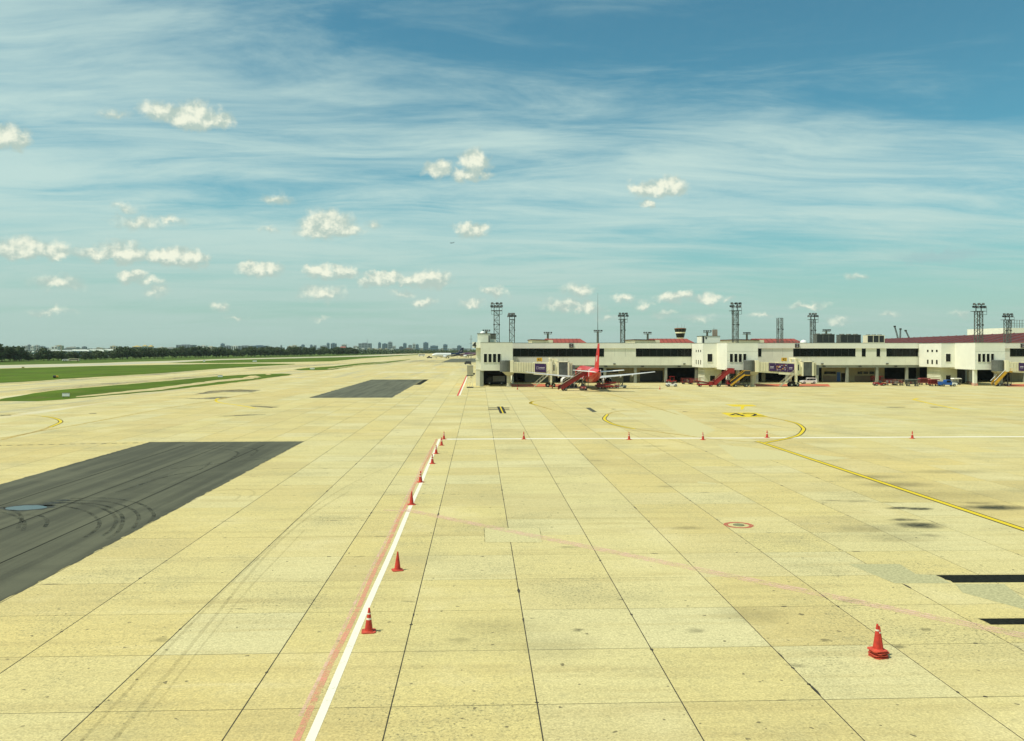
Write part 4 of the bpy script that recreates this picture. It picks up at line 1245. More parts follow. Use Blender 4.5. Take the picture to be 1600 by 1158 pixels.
# ================================================================== BOARDING BRIDGES
def bridge(label, px0, number, adv):
    YBR = 227.9
    x0 = XP(px0, YBR - 1.6)
    t = thing('boarding_bridge', label, 'boarding bridge', (x0, YBR, 0), 0, 'cream boarding bridges at the gate pods')
    def zt(x): return 7.15 - .035 * x
    def zb(x): return 4.35 - .06 * x
    # rotunda on its column
    MB().lathe([(1.55, 4.2), (1.55, 7.2), (1.3, 7.35)], 18, (1.0, .2, 0), smooth=False).build('rotunda', M['shutter'], t)
    mb = MB().cyl((1.9, .2, 0), (1.9, .2, 4.2), .55, .55, 12).box(1.2, 2.6, -.5, .9, 0, .35)
    mb.hexa([(1.2, -.6, 3.2), (2.8, -.6, 3.2), (2.8, 1.0, 3.2), (1.2, 1.0, 3.2)], [(.0, -1.3, 4.2), (3.4, -1.3, 4.2), (3.4, 1.6, 4.2), (.0, 1.6, 4.2)])
    mb.build('column', M['cream_dk'], t)
    MB().box(2.2, 3.1, -1.62, 1.62, 4.1, 7.3).build('collar', M['cream'], t)
    def tube(a, b, hw, dz, name, m_):
        mb = MB()
        mb.hexa([(a, -hw, zb(a) - dz), (b, -hw, zb(b) - dz), (b, hw, zb(b) - dz), (a, hw, zb(a) - dz)], [(a, -hw, zt(a) + dz), (b, -hw, zt(b) + dz), (b, hw, zt(b) + dz), (a, hw, zt(a) + dz)])
        return mb.build(name, m_, t)
    tn = tube(3.1, 8.6, 1.35, -.15, 'tunnel', M['cream_dk'])  # darker cream carries the shade between the ribs in its colour
    for k in range(12):
        x = 3.2 + k * .45
        MB().box(x, x + .29, -1.52, -1.35, zb(x) + .16, zt(x) - .16).build('rib', M['cream'], tn)
    MB().hexa([(3.1, -1.42, zb(3.1) - .16), (8.6, -1.42, zb(8.6) - .16), (8.6, -1.2, zb(8.6) - .16), (3.1, -1.2, zb(3.1) - .16)], [(3.1, -1.42, zb(3.1) + .14), (8.6, -1.42, zb(8.6) + .14), (8.6, -1.2, zb(8.6) + .14), (3.1, -1.2, zb(3.1) + .14)]).build('side_beam', M['cream'], tn)
    tn2 = tube(8.6, 14.0, 1.6, 0, 'tunnel', M['cream'])
    MB().hexa([(8.6, -1.72, zb(8.6) - .35), (14.2, -1.72, zb(14.2) - .35), (14.2, -1.5, zb(14.2) - .35), (8.6, -1.5, zb(8.6) - .35)], [(8.6, -1.72, zb(8.6) + .1), (14.2, -1.72, zb(14.2) + .1), (14.2, -1.5, zb(14.2) + .1), (8.6, -1.5, zb(8.6) + .1)]).build('side_beam', M['cream'], tn2)
    # advert panels
    ads = [(8.9, 12.0)] if adv == 1 else [(5.9, 7.6), (7.7, 11.0), (11.1, 12.9)]
    for i, (a, b) in enumerate(ads):
        photo = adv != 1 and i == 1
        p = MB().hexa([(a, -1.72, zb(a) + .35), (b, -1.72, zb(b) + .35), (b, -1.61, zb(b) + .35), (a, -1.61, zb(a) + .35)], [(a, -1.72, zt(a) - .35), (b, -1.72, zt(b) - .35), (b, -1.61, zt(b) - .35), (a, -1.61, zt(a) - .35)]).build('advert_panel', M['purple'], t)
        zm = (zb(a) + zt(b)) / 2
        mk = MB()
        if photo:
            rr = random.Random(3)
            for k in range(26):
                u, w_ = rr.uniform(a + .1, b - .5), zm + rr.uniform(-.75, .6)
                mk.box(u, u + rr.uniform(.15, .5), -1.73, -1.721, w_, w_ + rr.uniform(.08, .35), rr.choice((0, 0, 1, 1, 2)))
        else:
            for q in ((a + .4, a + .46, -.32, .32), (a + .98, a + 1.04, -.32, .32), (a + .46, a + .98, .26, .32), (a + .46, a + .98, -.32, -.26)):
                if adv == 1:
                    mk.box(q[0], q[1], -1.73, -1.721, zm + q[2], zm + q[3])
            u0, n_ = (a + 1.25, 6) if adv == 1 else (a + .35, 4)
            for k in range(n_):
                mk.box(u0 + k * .25, u0 + k * .25 + .17, -1.73, -1.721, zm - .12 + .05 * (k % 2), zm + .2)
                mk.box(u0 + k * .25, u0 + k * .25 + .15, -1.73, -1.721, zm - .38, zm - .28)
        mk.build('print', [M['advert_white'], M['advert_red'], M['sign_yellow']], p)
    # gate number above the roof
    xs_ = 10.2
    s = MB().box(xs_ - .75, xs_ + .75, -1.5, -1.35, zt(xs_) + .25, zt(xs_) + 1.25).build('number_sign', M['sign_yellow'], t)
    MB().bar((xs_ - .5, -1.42, zt(xs_)), (xs_ - .5, -1.42, zt(xs_) + .3), .08).bar((xs_ + .5, -1.42, zt(xs_)), (xs_ + .5, -1.42, zt(xs_) + .3), .08).build('sign_post', M['steel'], s)
    me = text_mesh(number, .95, .01)
    me.materials.append(M['ink'])
    o = link('lettering', me, s, (xs_, -1.515, zt(xs_) + .74))
    o.rotation_euler = (R(90), 0, 0)
    # lift columns, cross beam and wheels
    xw = 14.4
    mb = MB()
    for y in (-2.0, 2.0):
        mb.box(xw - .28, xw + .28, y - .28, y + .28, 1.3, 8.0)
        mb.box(xw - .16, xw + .16, y - .16, y + .16, .75, 1.3)
    mb.box(xw - .3, xw + .3, -2.4, 2.4, 7.6, 8.05)
    mb.build('lift_column', M['cream'], t)
    MB().box(xw - 1.0, xw + 1.0, -.9, .9, .45, 1.05).box(xw - .3, xw + .3, -2.1, 2.1, .8, 1.25).build('bogie', M['steel_dark'], t)
    for dx_ in (-.8, .8):
        for y in (-.85, .85):
            w_ = MB().cyl((xw + dx_, y - .2, .55), (xw + dx_, y + .2, .55), .55, .55, 16).build('wheel', M['rubber_tyre'], t)
            MB().cyl((xw + dx_, y - .215, .55), (xw + dx_, y + .215, .55), .26, .26, 12).build('rim', M['rim'], w_)
    # service platform, control box and cab with grey bellows
    MB().hexa([(14.0, -1.5, 3.45), (16.1, -1.5, 3.35), (16.1, 1.5, 3.35), (14.0, 1.5, 3.45)], [(14.0, -1.5, 6.75), (16.1, -1.5, 6.7), (16.1, 1.5, 6.7), (14.0, 1.5, 6.75)]).build('passage', M['cream'], t)
    window(t, 15.0, -1.5, 4.5, 6.1, .8)
    MB().box(15.1, 16.4, -.8, .8, 6.72, 7.8).build('machine_box', M['cream'], t)
    for x in (15.2, 17.8, 18.9):
        MB().bar((x, -1.2, 6.7), (x, -1.2, 8.1), .08).build('mast', M['cream_dk'], t)
    cab = MB().box(16.1, 16.55, -1.85, 1.85, 3.0, 7.0).box(19.0, 19.45, -1.85, 1.85, 3.0, 7.0).box(16.1, 19.45, -1.85, 1.85, 6.85, 7.02).build('cab', M['cream'], t)
    MB().box(16.5, 19.05, -1.75, 1.75, 2.95, 3.1).build('cab_floor', M['steel_dark'], cab)
    for k in range(9):
        x = 16.56 + k * .27
        MB().box(x, x + .24, -1.8 + (.04 if k % 2 else 0), -1.7, 3.1, 6.84).build('shutter_slat', M['shutter'], cab)
    MB().box(16.56, 19.0, -1.69, 1.7, 3.1, 6.84).build('shutter_backing', M['shutter'], cab)
    MB().box(19.45, 20.3, -1.5, 1.5, 3.1, 6.5).build('canopy_bellows', M['cream'], cab)
    for k in range(3):
        x = 19.55 + k * .28
        MB().box(x, x + .1, -1.62, 1.62, 3.0, 6.62).build('bellows_rib', M['cream_dk'], cab)
    MB().box(20.3, 21.0, -1.6, 1.6, 3.2, 6.0).build('bumper', M['shutter'], cab)
    # service stair
    st = MB()
    a, b = Vector((9.8, -2.1, .1)), Vector((13.9, -2.1, 3.6))
    for y in (-2.5, -1.8):
        st.bar((a.x, y, a.z), (b.x, y, b.z), .10, .22)
        st.bar((a.x, y, a.z + 1.0), (b.x, y, b.z + 1.0), .07)
        for k in range(6):
            p = a.lerp(b, k / 5)
            st.bar((p.x, y, p.z), (p.x, y, p.z + 1.0), .05)
    for k in range(14):
        p = a.lerp(b, (k + .5) / 14)
        st.box(p.x - .13, p.x + .13, -2.48, -1.82, p.z, p.z + .05)
    st.build('service_stair', M['cream_dk'], t)
    for o in kids(t):
        if o.name.split('.')[0] in ('lift_column', 'bogie', 'wheel', 'passage', 'window', 'machine_box', 'mast', 'cab', 'service_stair'):
            o.location.x = -1.1
    return t
bridge('cream boarding bridge with one small purple advert reaching the red airliner', 784.5, '41', 1)
bridge('cream boarding bridge with purple photo adverts at the middle pod', 1168.5, '42', 2)
bridge('cream boarding bridge cut off by the right edge of the photo', 1559.5, '43', 2)

# ================================================================== AIRLINERS
def airliner(name, label, loc, rz, body, tail, belly, nac, letters=None, detail=True, group=None, scale=1.0):
    t = thing(name, label, 'airplane', loc, rz, group)
    t.scale = (scale,) * 3
    S0 = 17.5
    st = [(0, .06, 3.15), (.25, .42, 3.2), (.8, .82, 3.28), (1.6, 1.2, 3.42), (2.8, 1.6, 3.6), (4.2, 1.87, 3.72), (6.0, 1.98, 3.78), (10, 1.98, 3.78), (16, 1.98, 3.78), (22, 1.98, 3.78), (25, 1.95, 3.80), (28, 1.72, 3.98), (30.5, 1.42, 4.22), (33, 1.02, 4.55), (35.3, .62, 4.85), (36.8, .38, 5.0), (37.5, .2, 5.05)]
    n = 24
    mb = MB()
    rs = []
    for s, r, z in st:
        rs.append([(r * math.sin(2 * math.pi * i / n), S0 - s, z + r * 1.04 * math.cos(2 * math.pi * i / n)) for i in range(n)])
    for k in range(len(rs) - 1):
        for i in range(n):
            j = (i + 1) % n
            low = 10 <= i <= 13
            s_ = (st[k][0] + st[k + 1][0]) / 2
            mi = 2 if s_ > 23 else (1 if low else 0)
            mb.add([rs[k][i], rs[k][j], rs[k + 1][j], rs[k + 1][i]], [(0, 1, 2, 3)], mi, True)
    mb.add(rs[-1], [tuple(range(n))], 3)
    me = mb.mesh('fuselage', [M[body], M[belly], M[tail], M['plane_dark']])
    import bmesh
    bm = bmesh.new()
    bm.from_mesh(me)
    bmesh.ops.remove_doubles(bm, verts=bm.verts, dist=1e-4)
    bmesh.ops.recalc_face_normals(bm, faces=bm.faces)
    bm.to_mesh(me)
    bm.free()
    fu = link('fuselage', me, t)
    # cockpit glass and cabin windows
    for sx in (-1, 1):
        MB().hexa([(sx * .15, S0 - 1.62, 4.15), (sx * 1.0, S0 - 2.3, 4.1), (sx * 1.0, S0 - 2.6, 4.1), (sx * .15, S0 - 2.2, 4.15)], [(sx * .15, S0 - 2.15, 4.78), (sx * .9, S0 - 2.7, 4.72), (sx * .9, S0 - 3.0, 4.72), (sx * .15, S0 - 2.6, 4.80)]).build('windscreen', M['glass'], fu)
    if detail:
        wb = MB()
        for sx in (-1, 1):
            for k in range(38):
                y = S0 - 6.6 - k * .56
                wb.box(sx * 1.955 - .03, sx * 1.955 + .03, y - .12, y + .12, 4.02, 4.36)
        struct(wb.build('cabin_windows', M['glass'], fu), 'stuff')
        for sx in (-1, 1):
            for s in (4.6, 29.6):
                r_, z_ = (1.9, 3.72) if s < 10 else (1.50, 4.15)
                MB().box(sx * r_ - .04, sx * r_ + .02 * sx + .04, S0 - s - .45, S0 - s + .45, z_ - .6, z_ + 1.1).build('door', M['plane_white'] if s > 10 else M[body], fu)
    # wings
    def foil(x, sl, ste, z, th):
        c = ste - sl
        up = [(0, 0), (.05, .35), (.2, .5), (.45, .48), (.75, .24), (1, .02)]
        dn = [(1, -.02), (.75, -.14), (.45, -.32), (.2, -.40), (.05, -.28)]
        return [(x, S0 - sl - u * c, z + v * th) for u, v in up + dn]
    for sx in (-1, 1):
        w = MB()
        rs = [foil(sx * 1.2, 12.0, 19.6, 2.55, 1.0), foil(sx * 1.95, 12.3, 19.4, 2.62, .9), foil(sx * 6.4, 15.2, 19.6, 3.15, .6), foil(sx * 11.5, 18.0, 20.9, 3.75, .38), foil(sx * 16.9, 20.9, 22.4, 4.45, .2)]
        w.rings(rs if sx > 0 else [r[::-1] for r in rs])
        wo_ = w.build('wing', M['plane_grey'], t)
        for x, s, z in ((4.2, 18.8, 2.7), (8.2, 19.6, 3.15), (11.2, 20.3, 3.5)):
            MB().rings([[(sx * x + r * math.cos(a), S0 - ss, z + zz_ + r * 1.3 * math.sin(a)) for a in [2 * math.pi * q / 8 for q in range(8)]] for ss, r, zz_ in ((s - 2.2, .05, .1), (s - 1, .2, 0), (s + .6, .2, 0), (s + 1.6, .05, .12))]).build('flap_fairing', M['plane_grey'], wo_)
        MB().bar((sx * 2.4, S0 - 19.35, 2.72), (sx * 6.3, S0 - 19.55, 3.18), .5, .05).build('flap', M['plane_grey'], wo_)
        # tailplane and engine
        h = MB()
        rs = [foil(sx * .5, 32.3, 36.3, 4.75, .42), foil(sx * 6.2, 35.4, 37.2, 5.30, .16)]
        h.rings(rs if sx > 0 else [r[::-1] for r in rs])
        h.build('tailplane', M['plane_white'], t)
        ex, ez = sx * 5.75, 1.78
        def ring(s, r, z=ez, m=18): return [(ex + r * math.cos(2 * math.pi * q / m), S0 - s, z + r * math.sin(2 * math.pi * q / m)) for q in range(m)]
        e = MB().rings([ring(11.3, .86), ring(11.15, 1.0), ring(11.4, 1.1), ring(12.6, 1.18), ring(13.8, 1.12), ring(14.9, .98), ring(15.0, .93), ring(14.4, .9)], caps=False).build('engine', M[nac], t)
        MB().rings([ring(11.3, .86), ring(12.1, .84)], caps=False).rings([ring(12.1, .84), ring(12.12, .02)], caps=False).build('fan', M['plane_dark'], e)
        MB().rings([ring(14.4, .90), ring(14.42, .62), ring(15.7, .50), ring(15.75, .36), ring(16.7, .03)], caps=False).build('exhaust', M['plane_dark'], e)
        MB().hexa([(ex - .15, S0 - 12.4, 2.7), (ex + .15, S0 - 12.4, 2.7), (ex + .15, S0 - 16.5, 2.6), (ex - .15, S0 - 16.5, 2.6)], [(ex - .12, S0 - 13.6, 3.1), (ex + .12, S0 - 13.6, 3.1), (ex + .12, S0 - 17.5, 3.0), (ex - .12, S0 - 17.5, 3.0)]).build('pylon', M['plane_grey'], e)
        g_ = MB().cyl((sx * 3.8, S0 - 18.3, .6), (sx * 3.5, S0 - 18.0, 2.8), .16, .2, 10).bar((sx * 3.8, S0 - 18.3, 1.1), (sx * 2.2, S0 - 18.2, 2.6), .14).build('main_gear', M['plane_grey'], t)
        for q in (-.46, .46):
            wl = MB().cyl((sx * 3.8 + q - .2, S0 - 18.3, .58), (sx * 3.8 + q + .2, S0 - 18.3, .58), .58, .58, 18).build('wheel', M['rubber_tyre'], g_)
    g_ = MB().cyl((0, S0 - 5.2, .4), (0, S0 - 4.9, 2.3), .12, .15, 10).build('nose_gear', M['plane_grey'], t)
    for q in (-.25, .25):
        MB().cyl((q - .11, S0 - 5.2, .39), (q + .11, S0 - 5.2, .39), .39, .39, 16).build('wheel', M['rubber_tyre'], g_)
    # fin
    def ff(sl, ste, z, th):
        c = ste - sl
        pr = [(0, 0), (.06, .4), (.25, .5), (.6, .38), (1, .03), (.6, -.38), (.25, -.5), (.06, -.4)]
        pr = [(0, 0), (.06, .4), (.25, .5), (.6, .38), (1, .04), (1, -.04), (.6, -.38), (.25, -.5), (.06, -.4)]
        return [(v * th, S0 - sl - u * c, z) for u, v in pr]
    fn = MB().rings([ff(28.3, 36.6, 5.0, .5), ff(30.2, 36.7, 6.0, .55), ff(35.2, 37.9, 11.75, .26)]).build('fin', M[tail], t)
    MB().rings([ff(33.9, 34.7, 7.4, .52), ff(34.9, 35.5, 8.9, .46)]).build('fin_mark', M['plane_white'], fn)
    if letters:
        for sx in (-1, 1):
            me = text_mesh(letters, 3.0, 0)
            for v in me.vertices:
                along, hgt = v.co.x, v.co.y
                a = hgt / 1.99 * 1.0 + .25
                v.co = (sx * 2.0 * math.cos(a), S0 - 12.5 + along * (1 if sx < 0 else -1) * -1 * (1 if True else 1), 3.80 + 2.0 * 1.04 * math.sin(a))
            me.materials.append(M['plane_white'])
            o = link('lettering', me, fu)
        for s in (27.4, 28.3):
            vs_, fs_ = [], []
            m_ = 20
            for i in range(m_ + 1):
                a = -1.15 + 2.3 * i / m_
                for ds in (0, .45):
                    ss = s + ds + 1.1 * math.cos(a)
                    q = [b for b in range(len(st) - 1) if st[b][0] <= ss <= st[b + 1][0]][0]
                    u = (ss - st[q][0]) / (st[q + 1][0] - st[q][0])
                    r_ = st[q][1] + (st[q + 1][1] - st[q][1]) * u + .025
                    z_ = st[q][2] + (st[q + 1][2] - st[q][2]) * u
                    vs_.append((r_ * math.sin(a), S0 - ss, z_ + r_ * 1.04 * math.cos(a)))
            for i in range(m_):
                fs_.append((2 * i, 2 * i + 1, 2 * i + 3, 2 * i + 2))
            b_ = MB()
            b_.add(vs_, fs_, 0, True)
            b_.build('stripe', M['plane_white'], fu)
    return t
YP = 220.0
XPL = XP(917, 223)
airliner('airliner', 'red airliner seen from behind, parked nose-in at the first boarding bridge', (XPL, YP, 0), 0, 'plane_red', 'plane_red', 'plane_white', 'plane_white', 'AirAsia')
D2 = 930.0
airliner('airliner', 'distant white airliner with dark navy tail on the far apron', (XP(698, D2), D2, 0), R(112), 'plane_white', 'plane_navy', 'plane_white', 'plane_white', None, False)
airliner('airliner', 'distant purple and white airliner partly behind the end pod', (XP(729, D2 + 90), D2 + 90, 0), R(112), 'plane_purple', 'plane_purple', 'plane_white', 'plane_white', None, False)
airliner('airliner', 'tiny dark airliner in flight high in the sky', (XP(706, 7000), 7000, ZP(706, 380.3, 7000)), R(84), 'plane_navy', 'plane_navy', 'plane_navy', 'plane_navy', None, False)

# ================================================================== VEHICLES
def wheels(t, xs, hw, r, w=.24, rim=True):
    for x in xs:
        for s in (-1, 1):
            o = MB().cyl((x, s * hw - w / 2, r), (x, s * hw + w / 2, r), r, r, 16).build('wheel', M['rubber_tyre'], t)
            if rim:
                MB().cyl((x, s * hw - w / 2 - .012, r), (x, s * hw + w / 2 + .012, r), r * .55, r * .55, 12).build('rim', M['rim'], o)
def place(px, py):
    x, y = G(px, py)
    return (x, y, 0)
def extr(mb, prof, hw, mi=0, inset=0.0):
    """side profile (x,z) extruded across y"""
    a = [(x, -hw + (inset if z > 1.0 else 0), z) for x, z in prof]
    b = [(x, hw - (inset if z > 1.0 else 0), z) for x, z in prof]
    n = len(prof)
    mb.add(a + b, [tuple(range(n))[::-1], tuple(range(n, 2 * n))] + [(i, (i + 1) % n, n + (i + 1) % n, n + i) for i in range(n)][::1], mi)
    return mb
def suv(label, px, py, m_, rz=0.0, group=None, L=4.7):
    t = thing('parked_car', label, 'car', place(px, py), rz, group)
    k = L / 4.7
    extr(MB(), [(x * k, z) for x, z in [(-2.35, .35), (2.3, .35), (2.35, .75), (2.3, .98), (-.3 + 0, 1.08), (-1.2, 1.06), (-2.2, .92), (-2.38, .7)]], .88).build('body', M[m_], t)
    extr(MB(), [(x * k, z) for x, z in [(-1.25, 1.02), (2.28, .95), (2.1, 1.72), (1.7, 1.80), (-.1, 1.80), (-.35, 1.74)]], .86, 0, .12).build('cabin', M[m_], t)
    for s in (-1, 1):
        for a, b in ((-.85, .1), (.2, 1.1), (1.2, 1.95)):
            MB().hexa([(a * k - .05, s * .80 - .02, 1.10), (b * k, s * .80 - .02, 1.10), (b * k, s * .80 + .02, 1.10), (a * k - .05, s * .80 + .02, 1.10)], [((a + .3 if a < 0 else a) * k, s * .762 - .02, 1.62), (b * k, s * .762 - .02, 1.62), (b * k, s * .762 + .02, 1.62), ((a + .3 if a < 0 else a) * k, s * .762 + .02, 1.62)]).build('side_window', M['glass'], t)
        MB().box(-2.37 * k, -2.2 * k, s * .62 - .2, s * .62 + .2, .72, .9).build('headlight', M['lamp_glass'], t)
    MB().hexa([(-1.28 * k, -.72, 1.08), (-1.2 * k, -.72, 1.08), (-1.2 * k, .72, 1.08), (-1.28 * k, .72, 1.08)], [(-.42 * k, -.66, 1.68), (-.36 * k, -.66, 1.68), (-.36 * k, .66, 1.68), (-.42 * k, .66, 1.68)]).build('windscreen', M['glass'], t)
    MB().box(-2.42 * k, -2.34 * k, -.85, .85, .38, .6).box(2.3 * k, 2.42 * k, -.85, .85, .38, .6).build('bumper', M['dark_car'], t)
    wheels(t, (-1.5 * k, 1.45 * k), .80, .36)
    return t
suv('white sport utility car parked under the middle boarding bridge', 1263, 599.8, 'white_car')

def tractor(label, px, py, m_, rz=0.0, roof=False, cat='tug'):
    t = thing('baggage_tractor', label, cat, place(px, py), rz, 'baggage tractors by the pier')
    extr(MB(), [(-1.5, .3), (1.4, .3), (1.45, .85), (.5, .9), (.4, .72), (-.3, .72), (-.42, 1.02), (-1.45, .95), (-1.55, .6)], .68).build('body', M[m_], t)
    extr(MB(), [(.0, .72), (.42, .72), (.42, .9), (.55, 1.45), (.42, 1.45), (.28, .92), (.0, .9)], .45).build('seat', M['dark_car'], t)
    MB().bar((-.35, 0, 1.0), (-.05, 0, 1.25), .06).cyl((-.10, -.02, 1.28), (-.02, -.02, 1.24), .2, .2, 12).build('steering_wheel', M['dark_car'], t)
    for s in (-1, 1):
        MB().cyl((-1.56, s * .42, .72), (-1.50, s * .42, .72), .11, .11, 10).build('headlight', M['lamp_glass'], t)
    MB().box(-1.68, -1.5, -.7, .7, .32, .55).build('bumper', M['dark_car'], t)
    if roof:
        mb = MB()
        for x in (-.45, .75):
            for y in (-.6, .6):
                mb.bar((x, y, .9), (x, y, 1.95), .07)
        mb.box(-.65, .95, -.7, .7, 1.95, 2.03)
        mb.build('roof_frame', M[m_], t)
    wheels(t, (-1.0, 1.0), .62, .34)
    return t
tractor('low white and dark baggage tractor alone left of the middle pod', 1049.5, 604.2, 'white_car')
tractor('small red tractor standing by itself before the open garage bay', 1373.5, 602.8, 'red_car')
tractor('red roofed tractor behind the low white one', 1049, 598.6, 'red_car', 0, True)

def cart(label, px, py, m_, rz=0.0, cover=None, L=3.0, load=False):
    t = thing('baggage_cart', label, 'baggage cart', place(px, py), rz, 'baggage carts by the pier')
    MB().box(-L / 2, L / 2, -.75, .75, .55, .68).build('deck', M[m_], t)
    mb = MB()
    for x in (-L / 2, -L / 6, L / 6, L / 2):
        for y in (-.72, .72):
            mb.bar((x, y, .6), (x, y, 1.75), .06)
    for z in (.95, 1.35, 1.75):
        mb.bar((-L / 2, .72, z), (L / 2, .72, z), .05).bar((-L / 2, -.72, z), (L / 2, -.72, z), .05)
        mb.bar((-L / 2, -.72, z), (-L / 2, .72, z), .05).bar((L / 2, -.72, z), (L / 2, .72, z), .05)
    mb.build('rail', M[m_], t)
    if cover:
        extr(MB(), [(-L / 2 - .1, 1.72), (L / 2 + .1, 1.72), (L / 2 - .2, 2.0), (-L / 2 + .2, 2.0)], .82).build('canopy', M[cover], t)
        MB().box(-L / 2 + .03, L / 2 - .03, .62, .70, .7, 1.7).build('curtain', M[cover], t)
    if load:
        rr = random.Random(int(px))
        for k in range(5):
            x = -L / 2 + .35 + k * (L - .6) / 5
            MB().box(x, x + .45, -.5, rr.uniform(.1, .5), .68, rr.uniform(1.1, 1.5)).build('cargo', M[rr.choice(['dark_car', 'city_brown', 'grey_car', 'red_dull'])], t)
    MB().bar((-L / 2, 0, .55), (-L / 2 - .9, 0, .35), .08).build('drawbar', M['steel_dark'], t)
    wheels(t, (-L / 2 + .5, L / 2 - .5), .62, .26, .18)
    return t
cart('rusty red baggage cart first left of the stair core under the middle pod', 1073, 600.3, 'red_dull', .1, None, 3.0, True)
cart('rusty red baggage cart second left of the stair core under the middle pod', 1086, 600.6, 'red_dull', -.05, None, 3.0, True)
cart('flat red cart lying low behind the small red tractor', 1370, 597.2, 'red_car', 0, 'red_car', 3.4)
cart('dark red baggage cart right of the open bay column', 1391, 602.2, 'red_dull', 0, None, 3.2, True)
cart('brown open baggage cart coupled behind the dark red cart', 1404, 602.5, 'city_brown', 0, None, 2.6, True)
cart('grey metal baggage cart with white deck beside the open bay', 1425.5, 603.6, 'steel', 0, 'steel', 3.4, True)
cart('dark red covered cart behind the blue pickup, left one', 1444, 601.5, 'red_dull', 0, 'red_dull', 3.0)
cart('red baggage cart touching the rear of the blue pickup', 1459.5, 603.5, 'red_car', 0, 'red_dull', 2.6)
cart('grey cart just beyond the bonnet of the blue pickup', 1494, 601.5, 'steel', 0, 'white_car', 2.4)
# blue and white pickup
t = thing('pickup_truck', 'blue pickup truck with white front parked among red carts', 'pickup truck', place(1480, 603.8), R(180))
extr(MB(), [(-2.4, .45), (-.9, .45), (-.9, 1.05), (-1.2, 1.12), (-2.2, 1.02), (-2.45, .8)], .86).build('bonnet', M['white_car'], t)
extr(MB(), [(-.9, .45), (2.3, .45), (2.35, 1.0), (.7, 1.05), (-.9, 1.05)], .87).build('body', M['blue_car'], t)
extr(MB(), [(-1.2, 1.05), (.75, 1.05), (.7, 1.75), (.4, 1.85), (-.4, 1.85)], .84, 0, .1).build('cabin', M['blue_car'], t)
MB().box(.8, 2.3, -.84, -.76, 1.05, 1.35).box(.8, 2.3, .76, .84, 1.05, 1.35).box(2.22, 2.3, -.76, .76, 1.05, 1.35).build('cargo_side', M['blue_car'], t)
MB().hexa([(-1.18, -.7, 1.12), (-1.1, -.7, 1.12), (-1.1, .7, 1.12), (-1.18, .7, 1.12)], [(-.52, -.62, 1.76), (-.46, -.62, 1.76), (-.46, .62, 1.76), (-.52, .62, 1.76)]).build('windscreen', M['glass'], t)
for s in (-1, 1):
    MB().hexa([(-.8, s * .79 - .03, 1.15), (.55, s * .79 - .03, 1.15), (.55, s * .79 + .03, 1.15), (-.8, s * .79 + .03, 1.15)], [(-.3, s * .75 - .03, 1.7), (.5, s * .75 - .03, 1.7), (.5, s * .75 + .03, 1.7), (-.3, s * .75 + .03, 1.7)]).build('side_window', M['glass'], t)
    MB().box(-2.46, -2.35, s * .6 - .18, s * .6 + .18, .75, .95).build('headlight', M['lamp_glass'], t)
MB().box(-2.55, -2.42, -.85, .85, .45, .65).build('bumper', M['dark_car'], t)
wheels(t, (-1.55, 1.5), .78, .38)

def stairs(name, label, cat, px, py, m_, rz, Ls=7.0, Hs=3.6, rail='white_car', truck=True, cabin=True, pm=None):
    pm = pm or m_
    """mobile boarding stairs on a truck chassis, climbing towards +x"""
    t = thing(name, label, cat, place(px, py), rz)
    a, b = Vector((-Ls / 2, 0, .45)), Vector((Ls / 2 - 1.3, 0, Hs))
    mb = MB()
    for y in (-.85, .85):
        mb.bar((a.x, y, a.z), (b.x, y, b.z), .10, .5)
    mb.box(b.x, b.x + 1.5, -.85, .85, Hs - .3, Hs)
    mb.build('stringer', M[m_], t)
    n = 14
    st_ = MB().box(-.15, .15, -.8, .8, -.03, .03).mesh('step', M['steel'])
    for k in range(n):
        p = a.lerp(b, (k + .5) / n)
        link('step', st_, t, (p.x, 0, p.z + .1))
    for y in (-.85, .85):
        pr = MB()
        pr.add([(a.x, y - .03, a.z + .25), (b.x, y - .03, b.z + .25), (b.x, y - .03, b.z + .72), (a.x, y - .03, a.z + .72), (a.x, y + .03, a.z + .25), (b.x, y + .03, b.z + .25), (b.x, y + .03, b.z + .72), (a.x, y + .03, a.z + .72)],
               [(0, 1, 2, 3), (7, 6, 5, 4), (0, 4, 5, 1), (1, 5, 6, 2), (2, 6, 7, 3), (3, 7, 4, 0)])
        pr.box(b.x, b.x + 1.5, y - .03, y + .03, Hs, Hs + 1.0)
        pr.build('side_panel', M[pm], t)
        MB().bar((a.x - .2, y, a.z + 1.08), (b.x, y, b.z + 1.08), .12).bar((b.x, y, b.z + 1.08), (b.x + 1.5, y, b.z + 1.08), .12).build('handrail', M[rail], t)
    if truck:
        MB().box(-Ls / 2 + .4, Ls / 2, -.7, .7, .5, .75).build('chassis', M['dark_car'], t)
        mb = MB()
        for x in (Ls / 2 - 1.2, Ls / 2 - .1):
            for y in (-.7, .7):
                mb.bar((x, y, .75), (x, y, Hs - .3), .12)
        mb.bar((Ls / 2 - 2.6, -.7, .75), (Ls / 2 - .2, -.7, Hs - .4), .1).bar((Ls / 2 - 2.6, .7, .75), (Ls / 2 - .2, .7, Hs - .4), .1)
        mb.build('lift_frame', M['steel_dark'], t)
        if cabin:
            MB().hexa([(Ls / 2 - 1.9, -.8, .7), (Ls / 2 + .3, -.8, .7), (Ls / 2 + .3, .8, .7), (Ls / 2 - 1.9, .8, .7)], [(Ls / 2 - 1.7, -.7, 1.9), (Ls / 2 - .1, -.7, 1.9), (Ls / 2 - .1, .7, 1.9), (Ls / 2 - 1.7, .7, 1.9)]).build('driver_cab', M[m_], t)
            MB().box(Ls / 2 - 1.5, Ls / 2 - .2, -.84, -.74, 1.2, 1.75).build('cab_window', M['glass'], t)
        wheels(t, (-Ls / 2 + 1.4, Ls / 2 - .8), .68, .40)
    return t
